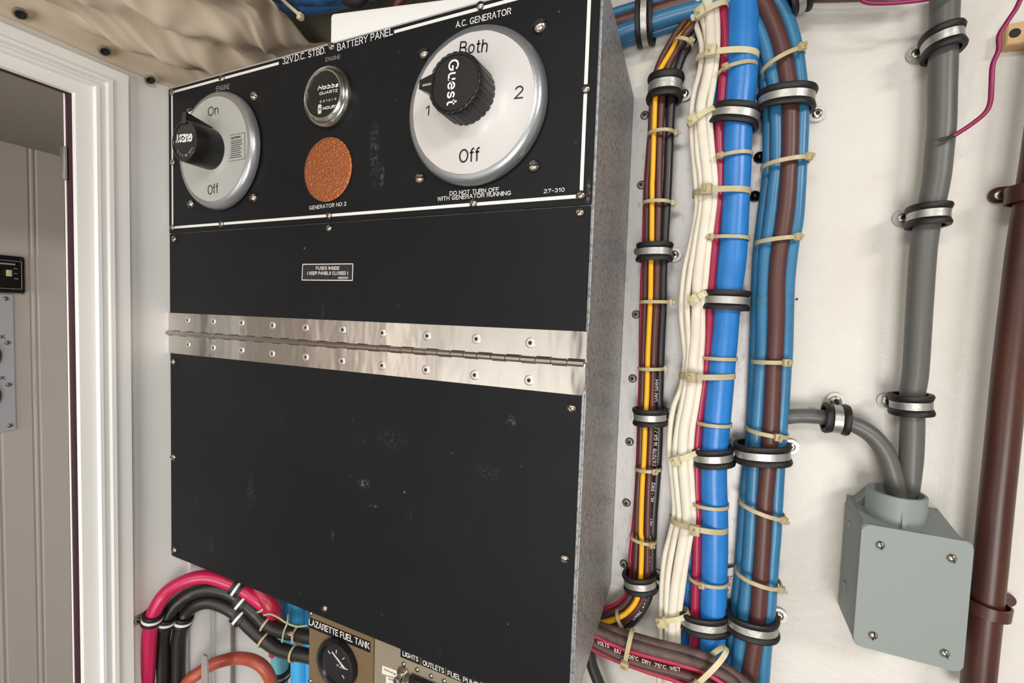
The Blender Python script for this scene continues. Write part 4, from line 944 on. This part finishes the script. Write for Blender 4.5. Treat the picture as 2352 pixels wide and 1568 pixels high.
def tie3(P, i, rr, label, wd=.0026, m=None, ang=0):
    c = Vector(P[i]); T = (Vector(P[i + 1]) - Vector(P[i - 1])).normalized(); n = T.cross(Vector((0, 1, 0))).normalized(); b = T.cross(n).normalized()
    t = thing('cable_tie', label, 'cable tie', c, 'nylon cable ties')
    link('strap', loop_sweep(c, n * rr, b * rr, [(0, -wd / 2), (.001, -wd / 2), (.001, wd / 2), (0, wd / 2)], 28), m or NYLON, t)
    f = -Vector((0, 1, 0)); d = (f * math.cos(ang) + n * math.sin(ang)).normalized()
    s = (T.cross(d)).normalized(); M = Matrix((s, d, T)).transposed().to_4x4(); M.translation = c + d * rr
    bm = bmesh.new(); add_box(bm, (-.0022, 0, -.0024), (.0022, .0036, .0024), M, .0005); add_box(bm, (-.0006, .003, -.0012), (.0006, .008, .0012), M, .0002)
    link('head', fin(bm, True, 40), m or NYLON, t)
tie3(Pk, 15, .0094, 'cable tie hooked round the end of the magenta battery cable', ang=-2.2)
tie3(K1, 13, .0088, 'left cable tie on the upper black battery cable', ang=2.4)
tie3(K2, 12, .0088, 'left cable tie on the lower black battery cable', ang=2.2)
tie3(K1, 15, .0090, 'right cable tie on the upper black battery cable, beside the fuel gauge panel', ang=.6)
tie3(K2, 14, .0090, 'right cable tie on the lower black battery cable, beside the fuel gauge panel', ang=2.6)
cable([(606, 1412, .030), (622, 1410, .031), (640, 1418, .032), (655, 1428, .034), (680, 1438, .038), (706, 1436, .045)], 4, .03, mat('pale_green_cord', (170, 178, 128), .5), 'thin pale green cord strung across the black battery cables', name='cord', cat='cord')
cable([(648, 1474, .034), (652, 1450, .032), (660, 1430, .034), (662, 1412, .04)], 4, .03, MAT['pale_green_cord'], 'short pale green cord end standing up between the black battery cables', name='cord', cat='cord')
RT = [at(*p) for p in ((395, 1640, -.008), (412, 1600, -.002), (431, 1566, .004), (453, 1548, .010), (484, 1527, .022), (515, 1516, .034), (545, 1511, .046), (576, 1515, .05), (600, 1528, .054), (616, 1548, .058), (624, 1575, .062), (628, 1640, .066))]
cable3(RT, .0074, RBROWN, 'rust red hose arching at the bottom edge beside the black battery cables', name='hose', cat='hose')
ms = [at(*p, -.004) for p in ((462, 1506), (466, 1503), (474, 1508), (479, 1600), (463, 1600))]
link('metal_strap', prism([(p.x, p.z) for p in ms], -.004, -.002), GALVL, None, label='upright metal strap end in front of the rust red hose', cat='metal strap')
# vertical metal strip on the door wall below the cabinet
a = atx(531, 1420, XL + .002); b = atx(540, 1500, XL + .002)
link('metal_strip', box((XL + .0003, a.y, .95), (XL + .003, b.y, 1.24), .0004), mat('dull_grey_metal', (140, 132, 132), .5, .5), None, label='narrow grey metal strip upright on the white wall under the cabinet', cat='metal strip')

# ------------------------------------------------------------------ fuel gauge panel and switch panel under the cabinet
gx0 = at(710, 1420, .03).x; gx1 = at(859, 1470, .03).x
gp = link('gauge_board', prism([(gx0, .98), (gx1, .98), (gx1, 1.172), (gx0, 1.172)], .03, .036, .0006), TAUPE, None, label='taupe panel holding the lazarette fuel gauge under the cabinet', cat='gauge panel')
def strip_label(c0, c1, hp, body, ta, tb, th, Y, parent, **k):
    p = at(*c0, Y); q = at(*c1, Y); h = px2m(hp, p)
    sl = link('name_strip', box((p.x, Y - .0007, p.z - h), (q.x, Y + .0002, p.z)), mat('label_black', (12, 11, 12), .35), parent)
    z0 = at(*ta, Y); z1 = at(*tb, Y); ln = Vector((z1.x, z0.y, z0.z))
    link('lettering', stroke_text(body, z0, ln, px2m(th, z0), .15, lift=.0009, **k), INKW, sl)
strip_label((711, 1417), (851, 1470), 23.5, 'LAZARETTE FUEL TANK', (711, 1433), (850, 1486), 15, .03, gp)
gc = at(778, 1520, .03); Rg = .0270
fg = thing('fuel_gauge', 'round black fuel gauge with white needle on the taupe panel', 'gauge', (gc.x, .03, gc.z - Rg))
link('bezel', lathe([(Rg, 0), (Rg, .004), (Rg * .96, .0065), (Rg * .84, .0072), (Rg * .78, .0055), (Rg * .74, .003)], (gc.x, .03, gc.z), 64), KNOB, fg)
gf = link('gauge_face', lathe([(Rg * .77, .0034), (0, .0034)], (gc.x, .03, gc.z), 48), GLASS, fg)
p0 = at(762, 1497, .026); p1 = at(791, 1535, .026)
bm = bmesh.new(); d = (p1 - p0).normalized(); n = Vector((0, 1, 0)).cross(d) * .0006
solid(bm, [p0 - n, p1 - n * 1.6, p1 + n * 1.6, p0 + n], [v + Vector((0, .0005, 0)) for v in (p0 - n, p1 - n * 1.6, p1 + n * 1.6, p0 + n)]); link('needle', fin(bm, False), INKW, fg)
bm = bmesh.new()
for i in range(5):
    a = math.radians(135 - 45 * i); r0, r1 = .0125, .0165
    u = Vector((math.cos(a), 0, math.sin(a))); v = Vector((-math.sin(a), 0, math.cos(a))) * .0004; c = Vector((gc.x, .0260, gc.z))
    solid(bm, [c + u * r0 - v, c + u * r1 - v, c + u * r1 + v, c + u * r0 + v], [k + Vector((0, .0004, 0)) for k in (c + u * r0 - v, c + u * r1 - v, c + u * r1 + v, c + u * r0 + v)])
link('tick_marks', fin(bm, False), INKW, gf)
ptext('lettering', 'FUEL', (774, 1530), (794, 1537), 6, .0265, INKW, gf)
screw('slot', at(715, 1408, .03), .0026, gp, 40, SL); screw('slot', at(714, 1563, .03), .0026, gp, 10, SL)
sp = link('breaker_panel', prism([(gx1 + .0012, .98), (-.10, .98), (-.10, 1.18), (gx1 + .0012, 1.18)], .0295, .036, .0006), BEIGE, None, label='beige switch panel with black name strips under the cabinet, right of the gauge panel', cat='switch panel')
Yb = .0295
strip_label((921, 1489), (966, 1507), 19, 'LIGHTS', (926, 1504), (962, 1518), 11.5, Yb, sp)
strip_label((968, 1508), (1023, 1532), 19, 'OUTLETS', (972, 1525), (1021, 1545), 12, Yb, sp)
strip_label((1025, 1532), (1104, 1563), 19, 'FUEL PUMP', (1029, 1549), (1100, 1577), 12, Yb, sp)
for x, y in ((928, 1524), (959, 1537), (991, 1551), (1021, 1563)): screw('slot', at(x, y, Yb), .0024, sp, 30, SL)
q = at(946, 1540, Yb); link('breaker_block', box((q.x, Yb - .006, q.z - .06), (q.x + .035, Yb, q.z - .002), .001), KNOB, sp)
q = at(1001, 1563, Yb); link('breaker_block', box((q.x, Yb - .006, q.z - .06), (q.x + .035, Yb, q.z - .002), .001), KNOB, sp)
q = at(928, 1546, Yb)
ts = thing('toggle_switch', 'short metal toggle switch beside the white paper labels on the beige panel', 'toggle switch', (q.x, Yb, q.z - .008))
link('bushing', lathe([(.0075, 0), (.0075, .002), (.0055, .002), (.0055, .004), (0, .004)], (q.x, Yb, q.z), 20), SCREW, ts)
link('lever', lathe([(.0034, .003), (.0038, .008), (.0042, .011), (.0036, .0125), (0, .013)], (q.x, Yb, q.z), 20), CHROME, ts)
for s, c4, ta, tb in (('lazarette', ((879, 1527), (922, 1543), (917, 1557), (878, 1546)), (883, 1538), (909, 1550)), ('inverter', ((887, 1551), (916, 1559), (915, 1576), (887, 1570)), (893, 1560), (915, 1567))):
    p = [at(*k, Yb) for k in c4]
    lb = link('paper_label', prism([(k.x, k.z) for k in p], Yb - .0006, Yb), PAPER, None, label='white paper label reading %s on the beige panel beside the toggle switch' % s, cat='label')
    ptext('lettering', s, ta, tb, 5, Yb - .0006, INKK, lb, lift=.0003)
# dark hose at the cabinet's lower right
cable([(1352, 1480, .11), (1358, 1520, .11), (1366, 1545, .11), (1380, 1580, .11), (1400, 1640, .11)], 26, .11, mat('dark_green_hose', (30, 34, 32), .5), 'black hose behind the lower right corner of the cabinet', name='hose', cat='hose')
cable([(1440, 1400, .134), (1446, 1440, .134), (1450, 1480, .134)], 4, .134, BLKC, 'thin dark wire on the wall behind the thin bundle bend', name='wire', cat='wire')

# ------------------------------------------------------------------ overhead: headliner, foam block, cables
NX, NY = 130, 130; bm = bmesh.new(); grid = []
def sheet(u, v):
    # v along the door wall towards the cabinet, u from the wall to the free edge
    yl = -.62 + v * .755
    Lp = Vector((XL + .001, yl, 1.7548 + .0006 * math.sin(v * 40)))
    s = (yl + .62) / .62
    R1 = at(634, 0, 0.0); R2 = at(764, 104, .135)
    tt = (yl - 0) / .135
    Rp = R1.lerp(R2, tt) if tt > 0 else Vector((R1.x - tt * .02, yl, R1.z - .0 * tt))
    if 0 < tt < 1: Rp += Vector((-.012, 0, -.008)) * math.sin(tt * math.pi)
    e_ = min(1, u / .07); lift_ = .016 * math.sin(e_ * math.pi / 2) * (1 - u)
    p = Lp.lerp(Rp, u ** 1.25); p.z += lift_
    w_ = min(1, u * 6)
    d = .0050 * math.sin(15 * (u * 1.1 - v * 2.6) + 3 * noise.noise(Vector((u * 2, v * 3, 0)))) + .0026 * math.sin(34 * (u * .9 + v * .8) + 9 * noise.noise(Vector((u * 3, v * 3, 4)))) + .0009 * math.sin(80 * (u * .5 + v * 1.3) + 14 * noise.noise(Vector((u * 4, v * 4, 8)))) + .008 * noise.noise(Vector((u * 6, v * 9, 2))) + .004 * abs(noise.noise(Vector((u * 9, v * 16, 5))))
    p.z += d * w_; return p
for i in range(NX + 1): grid.append([bm.verts.new(sheet(i / NX, j / NY)) for j in range(NY + 1)])
for i in range(NX):
    for j in range(NY): bm.faces.new((grid[i][j], grid[i + 1][j], grid[i + 1][j + 1], grid[i][j + 1]))
me = fin(bm, True, 80)
hl = link('headliner', me, VINYL, None, label='wrinkled beige vinyl headliner fixed above the doorway with dark grommet screws', cat='headliner')
md = hl.modifiers.new('thickness', 'SOLIDIFY'); md.thickness = .0015; md.offset = 1
for x, y in ((45, 28), (239, 114), (343, 180)):
    p = atx(x, y, XL + .0065); g_ = thing('snap_fastener', {45: 'dark snap fastener on the headliner edge nearest the top left corner', 239: 'middle dark snap fastener on the headliner edge', 343: 'dark snap fastener on the headliner edge closest to the cabinet'}[x], 'snap fastener', p)
    M = Matrix.Translation(p) @ Matrix.Rotation(math.radians(52), 4, 'Y') @ Matrix.Rotation(math.radians(90), 4, 'Z')
    bm = bmesh.new(); lathe([(.0030, .0), (.0052, .0006), (.0056, .002), (.005, .003), (.0040, .0032)], n=28, bm=bm); bm.transform(M); link('washer', fin(bm), mat('gunmetal', (150, 144, 132), .4, .6), g_)
    bm = bmesh.new(); lathe([(.0041, .0024), (.003, .003), (.0015, .002), (0, .0018)], n=28, bm=bm); bm.transform(M); link('screw_head', fin(bm), DARKS, g_)
# foam block standing on the cabinet
p = at(757, 60, .03); q = Vector((-.2, .066, 0)); 
ang = math.atan2(q.y - p.y, q.x - p.x); M = Matrix.Translation((p.x, p.y, 1.7505)) @ Matrix.Rotation(ang, 4, 'Z')
link('foam_block', box((0, 0, 0), (.22, .05, .0575), .004, M), FOAM, None, label='white foam block lying on top of the cabinet', cat='foam block')
# overhead beam/ceiling patch, dark cables
cable3([at(*p) for p in ((560, -30, .045), (620, 4, .045), (680, 14, .045), (740, 6, .045), (800, -10, .045), (900, -40, .045))], .0100, mat('overhead_blue', (40, 92, 140), .45, var=(80, (28, 66, 104), .45, .6)), 'dark blue cable overhead behind the headliner edge', name='cable')
cable3([at(*p) for p in ((560, -50, .035), (640, -16, .035), (700, -8, .035), (770, -14, .035), (900, -50, .035))], .0090, MAT['overhead_blue'], 'second dark blue cable overhead, above the first', name='cable')
t = thing('cable_tie', 'cable tie with aged head hanging from the overhead blue cable', 'cable tie', at(690, 36, .085))
link('strap', tube([at(640, -10, .022), at(660, 10, .026), at(688, 34, .033)], .0018, 8, .4), NYLON2, t)
hp = at(690, 37, .034); link('head', box((hp.x - .003, hp.y - .003, hp.z - .004), (hp.x + .003, hp.y + .003, hp.z + .003), .001), NYLON2, t)
HO = [at(*p) for p in ((770, -40, .04), (788, -12, .04), (808, 3, .04), (830, -4, .04), (845, -40, .04))]
cable3(HO, .0065, RUB, 'black hose loop hanging at the top edge above the foam block', name='hose', cat='hose')
cable3([at(*p) for p in ((940, -40, .05), (925, -6, .05), (912, 14, .05), (905, 60, .05) )], .0045, mat('oxblood_wire', (78, 22, 18), .5), 'dark red wire overhead right of the black hose loop', name='wire', cat='wire')

# ------------------------------------------------------------------ items on the side room wall
def sx(x, y, X=XS): return atx(x, y, X)
pa = sx(58, 590, XS + .008); pb = sx(58, 674, XS + .008)
def xprism(poly, x0, x1, bevel=0):
    me = prism([(p[0], p[1]) for p in poly], 0, 1)
    me.transform(Matrix(((0, (x0 - x1), 0, x1), (1, 0, 0, 0), (0, 0, 1, 0), (0, 0, 0, 1)))); return me
bmn = bmesh.new(); add_box(bmn, (XS + .0003, pa.y - .16, pb.z), (XS + .008, pa.y, pa.z), None, .003)
mp_ = link('monitor_panel', fin(bmn, True, 40), mat('monitor_black', (14, 14, 18), .3), None, label='black panel with yellow rocker switch on the side room wall', cat='control panel')
XP = XS + .008
def xline(a, b, wd=.0008):
    p = atx(*a, XP); q = atx(*b, XP); lo = (XP, min(p.y, q.y) - wd / 2, min(p.z, q.z) - wd / 2); hi = (XP + .0004, max(p.y, q.y) + wd / 2, max(p.z, q.z) + wd / 2); return lo, hi
c1 = atx(49, 601, XP); c2 = atx(50, 664, XP)
link('border_line', boxes([((XP, pa.y - .15, c1.z - .0004), (XP + .0004, c1.y, c1.z + .0004)), ((XP, pa.y - .15, c2.z - .0004), (XP + .0004, c1.y, c2.z + .0004)), ((XP, c1.y - .0004, c2.z), (XP + .0004, c1.y + .0004, c1.z)),
                          xline((32, 617), (39, 617)), xline((32, 628), (39, 628)), xline((33, 640), (41, 640)), xline((-20, 604), (34, 606))]), INKG, mp_)
r1 = atx(13, 619, XP); r2 = atx(26, 635, XP)
link('rocker_switch', box((XP, r1.y, r2.z), (XP + .004, r2.y, r1.z), .001), mat('yellowed_plastic', (206, 206, 160), .4), mp_)
for x, y in ((50, 596), (52, 671)): screw('slot', atx(x - 1, y, XP), .0022, mp_, 0, [mat('black_screw', (40, 38, 40), .4, .5), DARKS], facing='+x')
e1 = sx(32, 760, XS + .003); zt_ = sx(27, 676, XS + .003).z; zb_ = sx(36, 987, XS + .003).z
pl = link('gauge_plate', box((XS + .0003, e1.y - .22, zb_), (XS + .003, e1.y, zt_), .0006), PLATE, None, label='pale grey plate with tank gauges on the side room wall below the black panel', cat='gauge plate')
XQ = XS + .003
for x, y in ((13, 686), (17, 787), (20, 883), (22, 977)): screw('slot', atx(x, y, XQ), .0034, pl, 0, [SCREW, DARKS], facing='+x')
for y0 in (777, 871):
    p = atx(-40, y0 - 2, XQ); q = atx(14, y0, XQ); q.z = p.z = q.z
    link('lettering', text_mesh('TANK', p, q, .0055, nrm=(1, 0, 0), bold=.02), mat('grey_print', (96, 92, 110), .5), pl)
for y0 in (817, 912):
    p = atx(-56, y0, XQ)
    bm = bmesh.new(); lathe([(.026, 0), (.026, .004), (.022, .008), (.018, .006), (0, .006)], n=36, bm=bm); bm.transform(Matrix.Translation((XQ, p.y, p.z)) @ Matrix.Rotation(math.radians(90), 4, 'Z'))
    link('round_gauge', fin(bm), mat('dark_brown_bezel', (60, 42, 36), .35), pl)
# striker plate near the top of the door jamb
p1_ = atx(150, 340, -.614); p2_ = atx(163, 418, -.614)
link('door_catch', box((-.6145, -.0962, p2_.z), (-.6062, -.0930, p1_.z), .001), SWPLATE, None, label='small brushed metal catch at the top of the door jamb', cat='door catch')
